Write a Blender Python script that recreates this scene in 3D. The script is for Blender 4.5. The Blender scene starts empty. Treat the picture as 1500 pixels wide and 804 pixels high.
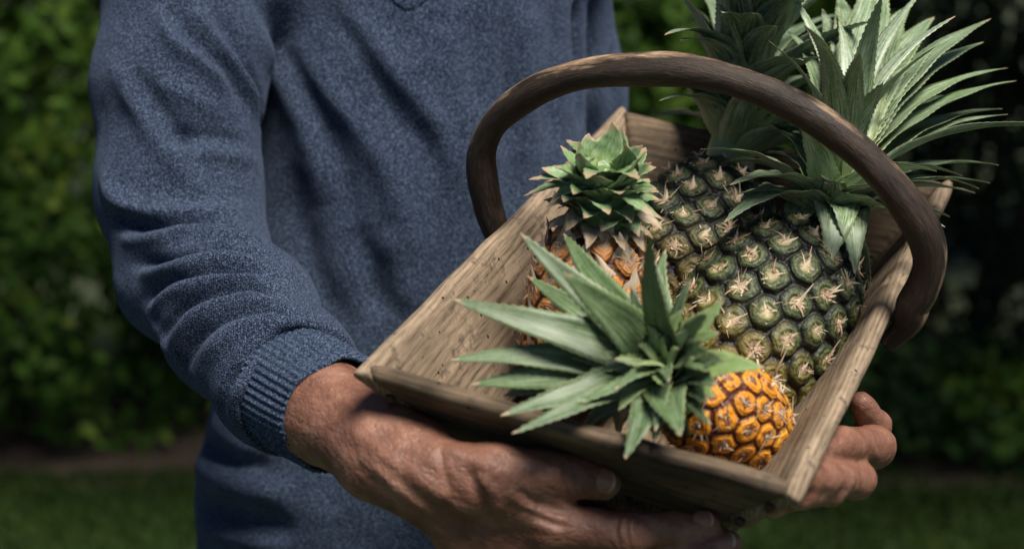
import bpy, math, random
import numpy as np
from mathutils import Vector, Matrix
from mathutils.bvhtree import BVHTree
from mathutils.kdtree import KDTree
R = math.radians
S = bpy.context.scene
COL = S.collection
rng = np.random.default_rng(7)
random.seed(7)

# ------------------------------------------------------------------ camera maths
F = 2500.0                       # focal length in photo pixels (1500 wide) = 60 mm lens
PITCH = R(11)
CAM = np.array([0.0, 0.0, 1.40])
CX = np.array([1.0, 0, 0])
CY = np.array([0, math.sin(PITCH), math.cos(PITCH)])
CZ = np.array([0, -math.cos(PITCH), math.sin(PITCH)])     # backwards
def ray(px, py):
    return CX*((px-750)/F) + CY*((402-py)/F) - CZ
def P(px, py, d):
    return CAM + ray(px, py)*d
def proj(p):
    q = np.asarray(p, float)-CAM
    d = -(q@CZ)
    return 750+F*(q@CX)/d, 402-F*(q@CY)/d, d
def nrm(v):
    v = np.asarray(v, float); return v/(np.linalg.norm(v)+1e-12)
def on_plane(px, py, p0, n, off=0.0):
    r = ray(px, py); t = ((p0+n*off-CAM)@n)/(r@n)
    return CAM+r*t
def tip_at(px, py, base, L, near=1):
    r = ray(px, py); rn = nrm(r); b = base-CAM
    t0 = rn@b; q = L*L-(b@b-t0*t0)
    if q <= 0: return CAM+rn*t0
    return CAM+rn*(t0-near*math.sqrt(q))

# ------------------------------------------------------------------ object helpers
def tag(o, label=None, cat=None, group=None, kind=None):
    if label: o['label'] = label
    if cat: o['category'] = cat
    if group: o['group'] = group
    if kind: o['kind'] = kind
    return o
def empty(name, M=None):
    o = bpy.data.objects.new(name, None); COL.objects.link(o)
    o.empty_display_size = .05
    if M is not None: o.matrix_world = M
    return o
def mesh_obj(name, V, faces, mats, parent=None, smooth=True, attrs=None, midx=None, world=True):
    """V world coords (if world) ; faces list of arrays (n,3)/(n,4)"""
    V = np.asarray(V, float)
    pm = parent.matrix_world if parent is not None else Matrix.Identity(4)
    if parent is not None and parent.parent is not None and parent.type == 'MESH':
        pm = parent['_mw']; pm = Matrix([pm[i*4:i*4+4] for i in range(4)])
    if world and parent is not None:
        mi = np.array(pm.inverted()); V = V@mi[:3, :3].T+mi[:3, 3]
    me = bpy.data.meshes.new(name)
    fl = [np.asarray(f, np.int32) for f in faces if len(f)]
    nl = sum(f.size for f in fl); nf = sum(len(f) for f in fl)
    me.vertices.add(len(V)); me.vertices.foreach_set('co', V.astype(np.float32).ravel())
    me.loops.add(nl); me.loops.foreach_set('vertex_index', np.concatenate([f.ravel() for f in fl]))
    me.polygons.add(nf)
    st = []; c = 0
    for f in fl:
        k = f.shape[1]; st.append(c+np.arange(len(f))*k); c += f.size
    me.polygons.foreach_set('loop_start', np.concatenate(st).astype(np.int32))
    me.update(calc_edges=True); me.validate()
    for m in (mats if isinstance(mats, (list, tuple)) else [mats]): me.materials.append(m)
    if smooth: me.polygons.foreach_set('use_smooth', [True]*len(me.polygons))
    if midx is not None: me.polygons.foreach_set('material_index', np.asarray(midx, np.int32))
    for k, a in (attrs or {}).items():
        a = np.asarray(a, np.float32)
        at = me.attributes.new(k, 'FLOAT_VECTOR', 'POINT'); at.data.foreach_set('vector', a.ravel())
    o = bpy.data.objects.new(name, me); COL.objects.link(o)
    if parent is not None:
        o.parent = parent
    o['_mw'] = [x for r in pm for x in r]
    return o
def grid_faces(nu, nv, wrap_u=False, off=0):
    """vertices indexed j*nu+i (i along u, j along v)"""
    I = np.arange(nu if wrap_u else nu-1); J = np.arange(nv-1)
    i, j = np.meshgrid(I, J); i = i.ravel(); j = j.ravel(); k = (i+1) % nu
    return np.stack([j*nu+i, j*nu+k, (j+1)*nu+k, (j+1)*nu+i], 1)+off
class Acc:
    def __init__(s): s.V = []; s.F = []; s.M = []; s.A = []; s.n = 0
    def add(s, V, Fc, A=None, m=0):
        V = np.asarray(V, float); s.V.append(V)
        Fc = np.asarray(Fc); 
        if Fc.shape[1] == 3: Fc = np.concatenate([Fc, Fc[:, :1]*0-1], 1)
        s.F.append(np.where(Fc >= 0, Fc+s.n, -1)); s.M.append(np.full(len(Fc), m))
        s.A.append(np.zeros((len(V), 3)) if A is None else np.asarray(A, float)); s.n += len(V)
    def build(s, name, mats, parent=None, attr='at', **k):
        V = np.concatenate(s.V); Fq = np.concatenate(s.F); M = np.concatenate(s.M); A = np.concatenate(s.A)
        tri = Fq[:, 3] < 0
        return mesh_obj(name, V, [Fq[tri][:, :3], Fq[~tri]], mats, parent, attrs={attr: A},
                        midx=np.concatenate([M[tri], M[~tri]]), **k)

# ------------------------------------------------------------------ numpy value noise
_T = rng.random((32, 32, 32)).astype(np.float32)*2-1
def vnoise(p, scale):
    q = np.asarray(p, np.float32)*scale; i = np.floor(q).astype(np.int32); f = q-i; f = f*f*(3-2*f)
    def g(a, b, c): return _T[(i[..., 0]+a) & 31, (i[..., 1]+b) & 31, (i[..., 2]+c) & 31]
    x, y, z = f[..., 0], f[..., 1], f[..., 2]
    a = (g(0,0,0)*(1-x)+g(1,0,0)*x)*(1-y)+(g(0,1,0)*(1-x)+g(1,1,0)*x)*y
    b = (g(0,0,1)*(1-x)+g(1,0,1)*x)*(1-y)+(g(0,1,1)*(1-x)+g(1,1,1)*x)*y
    return a*(1-z)+b*z
def fbm(p, scale, o=3):
    return sum(vnoise(np.asarray(p)+i*7.3, scale*2**i)*.5**i for i in range(o))

# ------------------------------------------------------------------ signed distance surfaces
def seg(p, a, b, r1, r2):
    a = np.asarray(a, np.float32); b = np.asarray(b, np.float32); ba = b-a
    t = np.clip(((p-a)@ba)/float(ba@ba), 0, 1)
    return np.sqrt(((p-a-t[..., None]*ba)**2).sum(-1))-(r1+t*(r2-r1))
def smin(a, b, k):
    h = np.clip(.5+.5*(b-a)/k, 0, 1)
    return b*(1-h)+a*h-k*h*(1-h)
def chain(p, pts, k=.006):
    d = None
    for (a, ra), (b, rb) in zip(pts[:-1], pts[1:]):
        e = seg(p, a, b, ra, rb); d = e if d is None else smin(d, e, k)
    return d
def ellip(p, c, r):
    q = (p-np.asarray(c, np.float32))/np.asarray(r, np.float32)
    l = np.sqrt((q**2).sum(-1)); return (l-1)*min(r)
def surface_nets(fn, lo, hi, h):
    lo = np.asarray(lo, float); n = np.ceil((np.asarray(hi)-lo)/h).astype(int)+1
    ax = [lo[i]+h*np.arange(n[i]) for i in range(3)]
    D = np.empty(n, np.float32)
    step = max(1, int(2.0e6/(n[1]*n[2])))
    for i in range(0, n[0], step):
        g = np.stack(np.meshgrid(ax[0][i:i+step], ax[1], ax[2], indexing='ij'), -1).astype(np.float32)
        D[i:i+step] = fn(g)
    s = D < 0
    c = np.zeros(tuple(n-1), np.int8)
    for a in (0, 1):
        for b in (0, 1):
            for d in (0, 1): c += s[a:n[0]-1+a, b:n[1]-1+b, d:n[2]-1+d]
    act = (c > 0) & (c < 8)
    idx = np.full(tuple(n-1), -1, np.int64); cells = np.argwhere(act); idx[act] = np.arange(len(cells))
    acc = np.zeros((len(cells), 3)); cnt = np.zeros(len(cells))
    x, y, z = cells.T
    cor = [(a, b, d) for a in (0, 1) for b in (0, 1) for d in (0, 1)]
    for a in cor:
        for axis in range(3):
            if a[axis]: continue
            b = list(a); b[axis] = 1
            da = D[x+a[0], y+a[1], z+a[2]]; db = D[x+b[0], y+b[1], z+b[2]]
            m = (da < 0) != (db < 0)
            t = np.where(m, da/np.where(m, da-db, 1), 0)
            pt = np.tile(np.array(a, float), (len(cells), 1)); pt[:, axis] += t
            acc += pt*m[:, None]; cnt += m
    V = (acc/cnt[:, None]+cells)*h+lo
    faces = []
    for axis in range(3):
        sl0 = [slice(None)]*3; sl1 = [slice(None)]*3
        sl0[axis] = slice(0, -1); sl1[axis] = slice(1, None)
        e = s[tuple(sl0)] != s[tuple(sl1)]
        ed = np.argwhere(e); o = [k for k in range(3) if k != axis]
        ok = (ed[:, o[0]] > 0) & (ed[:, o[1]] > 0) & (ed[:, o[0]] < n[o[0]]-1) & (ed[:, o[1]] < n[o[1]]-1)
        ed = ed[ok]; ins = s[ed[:, 0], ed[:, 1], ed[:, 2]]
        def cell(da, db):
            q = ed.copy(); q[:, o[0]] -= da; q[:, o[1]] -= db; return idx[q[:, 0], q[:, 1], q[:, 2]]
        f = np.stack([cell(1, 1), cell(0, 1), cell(0, 0), cell(1, 0)], 1)
        flip = ~ins if axis != 1 else ins
        f[flip] = f[flip][:, ::-1]
        faces.append(f)
    return V, np.concatenate(faces)
def vnormals(V, Fq):
    n = np.cross(V[Fq[:, 2]]-V[Fq[:, 0]], V[Fq[:, 3]]-V[Fq[:, 1]]); out = np.zeros_like(V)
    for k in range(4): np.add.at(out, Fq[:, k], n)
    return out/(np.linalg.norm(out, axis=1)[:, None]+1e-12)
def relax(V, Fq, it, lam=.5):
    e = np.concatenate([Fq[:, [i, (i+1) % 4]] for i in range(4)])
    for _ in range(it):
        a = np.zeros_like(V); c = np.zeros(len(V))
        np.add.at(a, e[:, 0], V[e[:, 1]]); np.add.at(c, e[:, 0], 1); np.add.at(a, e[:, 1], V[e[:, 0]]); np.add.at(c, e[:, 1], 1)
        V = V+lam*(a/c[:, None]-V)
    return V
def subdiv(V, Fq):
    n = len(V); e = np.concatenate([Fq[:, [i, (i+1) % 4]] for i in range(4)]); es = np.sort(e, 1)
    u, inv = np.unique(es[:, 0]*n+es[:, 1], return_inverse=True); a, b = u//n, u % n
    m = (V[a]+V[b])/2; fcn = V[Fq].mean(1); nf = len(Fq); ei = inv.reshape(4, nf)+n; ci = np.arange(nf)+n+len(u)
    F2 = np.concatenate([np.stack([Fq[:, i], ei[i], ci, ei[i-1]], 1) for i in range(4)])
    return np.vstack([V, m, fcn]), F2
def smooth_line(pts, n=40):
    """Catmull-Rom through points"""
    pts = np.asarray(pts, float); q = np.vstack([2*pts[0]-pts[1], pts, 2*pts[-1]-pts[-2]]); out = []
    m = len(pts)-1
    for t in np.linspace(0, m-1e-6, n):
        i = int(t); f = t-i; a, b, c, d = q[i], q[i+1], q[i+2], q[i+3]
        out.append(.5*((2*b)+(c-a)*f+(2*a-5*b+4*c-d)*f*f+(3*b-a-3*c+d)*f**3))
    return np.array(out)
def line_dist(V, L):
    """distance to polyline and parameter 0..1"""
    best = np.full(len(V), 1e9); par = np.zeros(len(V)); m = len(L)-1
    lo = L.min(0)-.09; hi = L.max(0)+.09
    I = np.where(((V > lo) & (V < hi)).all(1))[0]; X = V[I]; bb = best[I]; pp = par[I]
    for i in range(m):
        ba = L[i+1]-L[i]; t = np.clip((X-L[i])@ba/(ba@ba+1e-12), 0, 1)
        d = np.linalg.norm(X-L[i]-t[:, None]*ba, axis=1); u = d < bb
        bb[u] = d[u]; pp[u] = (i+t[u])/m
    best[I] = bb; par[I] = pp
    return best, par
def sculpt(V, Fq, folds):
    """folds: (pixel points on the thing's surface, amplitude m, half width m); found on the surface by ray casts"""
    bvh = BVHTree.FromPolygons([tuple(v) for v in V], [tuple(int(i) for i in f) for f in Fq])
    N = vnormals(V, Fq); disp = np.zeros(len(V))
    for pts, amp, w in folds:
        L = []
        for a, b in smooth_line(pts, 16):
            hit = bvh.ray_cast(Vector(CAM), Vector(nrm(ray(a, b))))
            if hit[0] is not None: L.append(np.array(hit[0]))
        if len(L) < 2: continue
        L = np.array(L)
        d, t = line_dist(V, L)
        fade = np.sin(np.clip(np.minimum(t, 1-t)*3.2+.08, 0, 1)*math.pi/2)
        disp += amp*np.exp(-(d/w)**2)*fade
    return V+N*disp[:, None]

# ------------------------------------------------------------------ material helpers
class NT:
    def __init__(s, name):
        s.m = bpy.data.materials.new(name); s.m.use_nodes = True; s.t = s.m.node_tree; s.t.nodes.clear()
        s.out = s.n('ShaderNodeOutputMaterial'); s.b = s.n('ShaderNodeBsdfPrincipled'); s.l(s.b.outputs[0], s.out.inputs[0])
    def n(s, ty, **k):
        x = s.t.nodes.new(ty)
        for a, v in k.items():
            if a.startswith('i_'): x.inputs[a[2:].replace('_', ' ')].default_value = v
            else: setattr(x, a, v)
        return x
    def l(s, a, b): s.t.links.new(a, b)
    def attr(s, name): return s.n('ShaderNodeAttribute', attribute_name=name).outputs['Vector']
    def sep(s, v):
        x = s.n('ShaderNodeSeparateXYZ'); s.l(v, x.inputs[0]); return x.outputs
    def obj(s): return s.n('ShaderNodeTexCoord').outputs['Object']
    def map(s, v, sc=(1, 1, 1), loc=(0, 0, 0)):
        x = s.n('ShaderNodeMapping'); s.l(v, x.inputs[0]); x.inputs['Scale'].default_value = sc; x.inputs['Location'].default_value = loc
        return x.outputs[0]
    def noise(s, v, sc, det=2, rough=.5, dist=0, out='Fac'):
        x = s.n('ShaderNodeTexNoise'); s.l(v, x.inputs['Vector']); x.inputs['Scale'].default_value = sc
        x.inputs['Detail'].default_value = det; x.inputs['Roughness'].default_value = rough; x.inputs['Distortion'].default_value = dist
        return x.outputs[out]
    def voro(s, v, sc, out='Distance', rand=1, feature='F1'):
        x = s.n('ShaderNodeTexVoronoi', feature=feature); s.l(v, x.inputs['Vector']); x.inputs['Scale'].default_value = sc; x.inputs['Randomness'].default_value = rand
        return x.outputs[out]
    def ramp(s, f, stops, interp='LINEAR'):
        x = s.n('ShaderNodeValToRGB'); s.l(f, x.inputs[0]); e = x.color_ramp.elements; x.color_ramp.interpolation = interp
        while len(e) < len(stops): e.new(.5)
        for k, (p, c) in zip(e, stops):
            k.position = p; k.color = (c, c, c, 1) if isinstance(c, (int, float)) else (*c, 1)
        return x.outputs[0]
    def math(s, op, a, b=0.0, c=None):
        x = s.n('ShaderNodeMath', operation=op)
        for i, v in enumerate((a, b) if c is None else (a, b, c)):
            if isinstance(v, (int, float)): x.inputs[i].default_value = v
            else: s.l(v, x.inputs[i])
        return x.outputs[0]
    def mix(s, f, a, b, mode='MIX'):
        x = s.n('ShaderNodeMix', data_type='RGBA', blend_type=mode)
        for i, v in ((0, f), (6, a), (7, b)):
            if isinstance(v, (int, float)): x.inputs[i].default_value = v
            elif isinstance(v, tuple): x.inputs[i].default_value = (*v, 1)
            else: s.l(v, x.inputs[i])
        return x.outputs[2]
    def bump(s, h, dist, strength=1.0, prev=None):
        x = s.n('ShaderNodeBump'); s.l(h, x.inputs['Height']); x.inputs['Distance'].default_value = dist; x.inputs['Strength'].default_value = strength
        if prev is not None: s.l(prev, x.inputs['Normal'])
        return x.outputs[0]
    def fin(s, col=None, rough=None, nor=None, **k):
        b = s.b
        if col is not None:
            if isinstance(col, tuple): b.inputs['Base Color'].default_value = (*col, 1)
            else: s.l(col, b.inputs['Base Color'])
        if rough is not None:
            if isinstance(rough, (int, float)): b.inputs['Roughness'].default_value = rough
            else: s.l(rough, b.inputs['Roughness'])
        if nor is not None: s.l(nor, b.inputs['Normal'])
        for a, v in k.items(): b.inputs[a.replace('_', ' ')].default_value = v
        return s.m

# --- wood of the boards (grain along axis 'ax' of the trug)
def wood(name, ax, light, dark, stain=.5):
    t = NT(name); o = t.obj()
    sc = (.06, 1, 1) if ax == 0 else (1, .06, 1)
    g = t.map(o, sc)
    warp = t.noise(t.map(o, (.25, 1, 1) if ax == 0 else (1, .25, 1)), 12, 2)
    ring = t.n('ShaderNodeTexWave', wave_type='BANDS', bands_direction='Y' if ax == 0 else 'X')
    gm = t.map(o, (.12, 1, .9) if ax == 0 else (1, .12, .9))
    t.l(gm, ring.inputs[0]); ring.inputs['Scale'].default_value = 78; ring.inputs['Distortion'].default_value = 9
    ring.inputs['Detail'].default_value = 2; ring.inputs['Detail Scale'].default_value = .5
    fine = t.noise(g, 900, 3, .6); mid = t.noise(g, 170, 3, .6); big = t.noise(o, 14, 4, .6)
    f = t.math('ADD', t.math('MULTIPLY', ring.outputs['Fac'], .12), t.math('MULTIPLY', fine, .50))
    f = t.math('ADD', f, t.math('MULTIPLY', mid, .46))
    c = t.ramp(f, [(.36, dark), (.52, tuple((a*.45+b*.55) for a, b in zip(dark, light))), (.74, light)])
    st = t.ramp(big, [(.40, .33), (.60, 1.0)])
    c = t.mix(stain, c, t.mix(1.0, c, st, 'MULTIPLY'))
    gr = t.noise(o, 55, 4, .7)
    c = t.mix(t.ramp(gr, [(.56, 0.0), (.68, .75)]), c, (.045, .036, .03))
    d = t.voro(o, 125); rnd = t.voro(o, 125, 'Color')
    hole = t.math('MULTIPLY', t.ramp(d, [(.12, 1.0), (.17, 0.0)]), t.ramp(t.sep(rnd)[0], [(.72, 0.0), (.74, 1.0)]))
    c = t.mix(hole, c, (.012, .009, .007))
    h = t.math('SUBTRACT', f, t.math('MULTIPLY', hole, 1.6))
    return t.fin(c, .78, t.bump(h, .0009, .7), Specular_IOR_Level=.25)
M = {}
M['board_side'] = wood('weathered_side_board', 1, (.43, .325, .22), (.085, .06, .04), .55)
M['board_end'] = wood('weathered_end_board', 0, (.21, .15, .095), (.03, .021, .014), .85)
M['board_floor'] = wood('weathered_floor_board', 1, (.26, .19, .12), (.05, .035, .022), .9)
def handle_mat():
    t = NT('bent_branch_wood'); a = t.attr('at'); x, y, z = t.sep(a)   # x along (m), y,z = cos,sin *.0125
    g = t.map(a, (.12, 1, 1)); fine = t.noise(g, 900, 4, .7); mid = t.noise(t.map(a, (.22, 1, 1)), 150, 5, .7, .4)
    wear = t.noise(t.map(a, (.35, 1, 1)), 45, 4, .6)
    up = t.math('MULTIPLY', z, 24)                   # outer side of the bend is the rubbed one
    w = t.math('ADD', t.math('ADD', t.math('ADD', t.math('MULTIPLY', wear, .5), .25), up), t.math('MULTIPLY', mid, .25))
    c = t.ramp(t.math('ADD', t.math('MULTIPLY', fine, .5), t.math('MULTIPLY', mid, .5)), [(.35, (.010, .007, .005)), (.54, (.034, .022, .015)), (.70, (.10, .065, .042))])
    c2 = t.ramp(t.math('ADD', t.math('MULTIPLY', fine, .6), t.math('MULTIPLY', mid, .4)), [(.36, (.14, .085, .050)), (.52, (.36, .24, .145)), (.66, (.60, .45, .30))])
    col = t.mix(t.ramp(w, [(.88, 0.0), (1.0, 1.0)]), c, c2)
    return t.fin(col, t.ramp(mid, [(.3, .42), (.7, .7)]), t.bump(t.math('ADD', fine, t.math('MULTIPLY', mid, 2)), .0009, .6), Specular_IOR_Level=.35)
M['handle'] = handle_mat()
def leaf_mat(name, dark, midc, pale, bloom=.6, dry=0.0):
    t = NT(name); a = t.attr('at'); u, v, w = t.sep(a)       # u across -1..1, v along 0..1, w random + 10 if underside
    under = t.math('GREATER_THAN', w, 5.0)
    rnd = t.math('FRACT', w)
    sv = t.n('ShaderNodeCombineXYZ'); t.l(u, sv.inputs[0]); t.l(t.math('MULTIPLY', v, .55), sv.inputs[1]); t.l(t.math('MULTIPLY', rnd, 37.0), sv.inputs[2])
    st = t.noise(t.map(sv.outputs[0], (4.5, 3.0, 1)), 2.2, 4, .65, .4)
    fine = t.noise(t.map(sv.outputs[0], (34, 2.5, 1)), 1.0, 2, .5)
    o = t.obj(); spk = t.noise(o, 260, 3, .6)
    c = t.mix(t.math('ADD', t.math('MULTIPLY', fine, .35), t.math('MULTIPLY', rnd, .65)), dark, midc)
    bl = t.ramp(t.math('ADD', t.math('MULTIPLY', st, .8), t.math('MULTIPLY', spk, .2)), [(.40, 0.0), (.64, 1.0)])
    amt = t.math('ADD', bloom*.62, t.math('MULTIPLY', under, .35))
    c = t.mix(t.math('MULTIPLY', bl, amt), c, pale)
    base = t.ramp(v, [(.05, 1.0), (.36, 0.0)])
    c = t.mix(t.math('MULTIPLY', base, .62), c, (.30, .40, .15))
    au = t.math('ABSOLUTE', u)
    c = t.mix(t.ramp(au, [(.86, 0.0), (1.0, .55)]), c, (.22, .24, .10))
    tipm = t.math('ADD', v, t.math('MULTIPLY', t.math('SUBTRACT', spk, .5), .16))
    c = t.mix(t.ramp(tipm, [(.955-dry, 0.0), (.985-dry*.7, 1.0)]), c, (.34, .26, .16))
    rr = t.ramp(bl, [(0, .36), (1, .55)])
    return t.fin(c, rr, t.bump(fine, .0003, .35), Specular_IOR_Level=.5)
M['leaf_front'] = leaf_mat('pineapple_leaf_front', (.018, .050, .012), (.070, .130, .030), (.32, .40, .26), .85)
M['leaf_grey'] = leaf_mat('pineapple_leaf_bloomed', (.028, .070, .020), (.10, .18, .045), (.42, .50, .38), 1.2)
M['leaf_back'] = leaf_mat('pineapple_leaf_back', (.030, .070, .025), (.09, .16, .055), (.38, .46, .36), 1.1)
M['leaf_short'] = leaf_mat('pineapple_leaf_short', (.05, .12, .03), (.13, .24, .07), (.42, .50, .36), .8, .16)
def fruit_mat(name, groove, outer, ringc, inner, centre, low=None):
    t = NT(name); a = t.attr('at'); r, s, w = t.sep(a); o = t.obj()    # r: 0 centre..1 groove ; s: 0 bottom..1 top ; w random
    n1 = t.noise(o, 420, 3, .6); n2 = t.noise(o, 140, 2)
    rr = t.math('ADD', r, t.math('MULTIPLY', t.math('SUBTRACT', n1, .5), .30))
    c = t.ramp(rr, [(.0, centre), (.20, inner), (.36, ringc), (.47, outer), (.56, ringc), (.66, outer), (.74, outer), (.86, groove)])
    if low: c = t.mix(t.math('MULTIPLY', t.ramp(t.math('ADD', s, t.math('MULTIPLY', t.math('SUBTRACT', n2, .5), .5)), [(.05, 1.0), (.45, 0.0)]), t.ramp(r, [(.0, .2), (.4, .9), (.8, .6), (.95, 0)])), c, low)
    c = t.mix(t.math('MULTIPLY', w, .35), c, t.mix(1.0, c, (.45, .42, .40), 'MULTIPLY'))
    c = t.mix(t.ramp(n2, [(.55, 0.0), (.72, .45)]), c, t.mix(1.0, c, (.5, .35, .25), 'MULTIPLY'))
    h = t.math('ADD', n1, t.math('MULTIPLY', t.math('SINE', t.math('MULTIPLY', r, 34.0)), .12))
    return t.fin(c, t.ramp(n1, [(.35, .38), (.65, .62)]), t.bump(h, .0012, .9), Specular_IOR_Level=.45)
M['fruit_green'] = fruit_mat('green_pineapple_skin', (.006, .006, .004), (.026, .042, .015), (.115, .135, .045), (.36, .31, .16), (.58, .49, .34), (.30, .20, .03))
M['fruit_green_deep'] = fruit_mat('deep_green_pineapple_skin', (.006, .006, .004), (.022, .036, .015), (.10, .12, .042), (.35, .29, .16), (.58, .48, .35), (.22, .14, .025))
M['fruit_orange'] = fruit_mat('ripe_pineapple_skin', (.08, .014, .004), (.72, .29, .018), (.68, .24, .014), (.10, .035, .02), (.30, .18, .12), (.56, .33, .03))
M['fruit_dry'] = fruit_mat('drying_pineapple_skin', (.10, .04, .02), (.56, .22, .045), (.50, .26, .11), (.34, .22, .14), (.52, .42, .32))
def bract_mat():
    t = NT('dry_bract'); a = t.attr('at'); r, s, w = t.sep(a); n = t.noise(t.obj(), 600, 2)
    c = t.ramp(t.math('ADD', t.math('MULTIPLY', s, .8), t.math('MULTIPLY', n, .3)), [(.1, (.12, .06, .04)), (.35, (.38, .28, .17)), (.8, (.68, .58, .42))])
    c = t.mix(t.math('MULTIPLY', w, .55), c, (.30, .17, .11))
    return t.fin(c, .65, None, Specular_IOR_Level=.2)
M['bract'] = bract_mat()
def knit_mat(name, dark, mid, light, sc=680):
    t = NT(name); o = t.obj()
    n = t.noise(o, sc*.72, 1, .6); n2 = t.noise(o, sc*.30, 2, .6); n3 = t.noise(o, 9, 2)
    f = t.math('ADD', t.math('MULTIPLY', n, .80), t.math('MULTIPLY', n2, .20))
    c = t.ramp(f, [(.36, dark), (.50, mid), (.66, light)])
    c = t.mix(t.ramp(n3, [(.35, .0), (.7, .25)]), c, t.mix(1.0, c, (.75, .78, .85), 'MULTIPLY'))
    kn = t.n('ShaderNodeTexWave', wave_type='BANDS', bands_direction='X'); t.l(o, kn.inputs[0]); kn.inputs['Scale'].default_value = 190; kn.inputs['Distortion'].default_value = 1.5
    h = t.math('ADD', t.math('MULTIPLY', f, 1.0), t.math('MULTIPLY', kn.outputs['Fac'], .25))
    t.fin(c, .95, t.bump(h, .0016, .8), Specular_IOR_Level=.1)
    t.b.inputs['Sheen Weight'].default_value = .12; t.b.inputs['Sheen Roughness'].default_value = .5
    t.b.inputs['Sheen Tint'].default_value = (.5, .65, 1, 1)
    return t.m
M['sweater'] = knit_mat('blue_melange_knit', (.005, .008, .016), (.021, .032, .060), (.115, .155, .228), 1300)
M['cuff'] = knit_mat('blue_rib_knit', (.007, .011, .022), (.024, .040, .072), (.10, .14, .21), 900)
def skin_mat():
    t = NT('tanned_skin'); o = t.obj()
    n = t.noise(o, 40, 4, .6); f = t.noise(o, 500, 3, .6); v = t.voro(o, 900, 'Distance')
    c = t.ramp(n, [(.32, (.135, .056, .035)), (.52, (.215, .100, .065)), (.70, (.31, .165, .115))])
    c = t.mix(t.ramp(f, [(.55, 0.0), (.75, .5)]), c, (.13, .048, .030))
    cr = t.noise(t.map(o, (1.0, .9, 1.3)), 160, 4, .65, 1.2)
    h = t.math('ADD', t.math('ADD', t.math('MULTIPLY', cr, 1.3), t.math('MULTIPLY', v, .35)), t.math('MULTIPLY', f, .3))
    t.fin(c, t.ramp(n, [(.3, .52), (.7, .40)]), t.bump(h, .0009, .65), Specular_IOR_Level=.5)
    t.b.inputs['Subsurface Weight'].default_value = .12; t.b.inputs['Subsurface Radius'].default_value = (1, .3, .15); t.b.inputs['Subsurface Scale'].default_value = .004
    return t.m
M['skin'] = skin_mat()
def simple(name, c1, c2, sc, rough=.6, bd=0.0, **k):
    t = NT(name); n = t.noise(t.obj(), sc, 4, .6)
    return t.fin(t.ramp(n, [(.35, c1), (.65, c2)]), rough, t.bump(n, bd, .6) if bd else None, **k)
M['nail'] = simple('fingernail', (.25, .12, .085), (.30, .16, .12), 90, .45)
M['nail_edge'] = simple('nail_edge', (.40, .31, .21), (.46, .37, .27), 90, .35)
M['hair'] = simple('grey_brown_hair', (.05, .035, .025), (.12, .09, .07), 300, .6, .002)
M['trouser'] = simple('dark_denim', (.010, .012, .02), (.03, .035, .05), 500, .9, .0008)
M['shoe'] = simple('brown_shoe_leather', (.04, .022, .012), (.08, .045, .025), 120, .5, .0006)
M['grass_ground'] = simple('lawn_earth', (.018, .028, .010), (.035, .05, .018), 30, .95, .01)
M['soil'] = simple('bare_soil', (.03, .02, .014), (.065, .042, .028), 20, .95, .02)
M['bark'] = simple('tree_bark', (.012, .010, .008), (.03, .024, .018), 40, .9, .01)
def foliage(name, c1, c2, c3=None):
    t = NT(name); a = t.attr('at'); x, y, z = t.sep(a)
    c = t.ramp(x, [(.0, c1), (.75, c2), (1.0, c3 or c2)])
    t.fin(c, .6, None, Specular_IOR_Level=.2)
    tr = t.n('ShaderNodeBsdfTranslucent'); t.l(c, tr.inputs[0]); mx = t.n('ShaderNodeMixShader'); mx.inputs[0].default_value = .3
    t.l(t.b.outputs[0], mx.inputs[1]); t.l(tr.outputs[0], mx.inputs[2]); t.l(mx.outputs[0], t.out.inputs[0])
    return t.m
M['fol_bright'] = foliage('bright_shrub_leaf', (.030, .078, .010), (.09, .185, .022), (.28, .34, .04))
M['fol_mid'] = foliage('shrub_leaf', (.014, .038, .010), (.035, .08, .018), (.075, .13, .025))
M['fol_shade_tone'] = foliage('shade_toned_leaf', (.004, .010, .004), (.009, .022, .007))  # shade of the right-hand hedge is painted into this leaf colour
M['blade'] = foliage('grass_blade', (.022, .048, .010), (.045, .085, .016), (.09, .12, .025))

# ================================================================== THE TRUG
def solve_trug(A, B, C, D, dD):
    r = [ray(*q) for q in (A, B, C, D)]
    a, b, c = np.linalg.solve(np.array([r[0], -r[1], r[2]]).T, r[3])
    return [CAM+r[0]*a*dD, CAM+r[1]*b*dD, CAM+r[2]*c*dD, CAM+r[3]*dD]
cA, cB, cC, cD = solve_trug((508, 548), (1178, 738), (1402, 272), (900, 160), 1.45)
ctr = (cA+cB+cC+cD)/4
ex = nrm((cB-cA)+(cC-cD)); ez = nrm(np.cross(ex, (cD-cA)+(cC-cB))); ey = np.cross(ez, ex)
W = (np.linalg.norm(cB-cA)+np.linalg.norm(cC-cD))/2; Ln = (np.linalg.norm(cD-cA)+np.linalg.norm(cC-cB))/2
H = .090; SX = .050; SY = .074; TH = .013
TM = Matrix([[ex[i], ey[i], ez[i], ctr[i]] for i in range(3)]+[[0, 0, 0, 1]])
def loc(p): q = np.asarray(p)-ctr; return np.array([q@ex, q@ey, q@ez])
def glo(q): return ctr+ex*q[0]+ey*q[1]+ez*q[2]
def Q(px, py, h): return on_plane(px, py, ctr, ez, h)
print('TRUG', W, Ln, [loc(c).round(3) for c in (cA, cB, cC, cD)])
lc = [loc(c) for c in (cA, cB, cC, cD)]        # rim corners in trug space (z ~ 0)
lb = [lc[0]+[SX, SY, -H], lc[1]+[-SX, SY, -H], lc[2]+[-SX, -SY, -H], lc[3]+[SX, -SY, -H]]
trug = tag(empty('wooden_trug', TM), 'old weathered wooden trug with bent branch handle held in both hands', 'basket')

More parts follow.
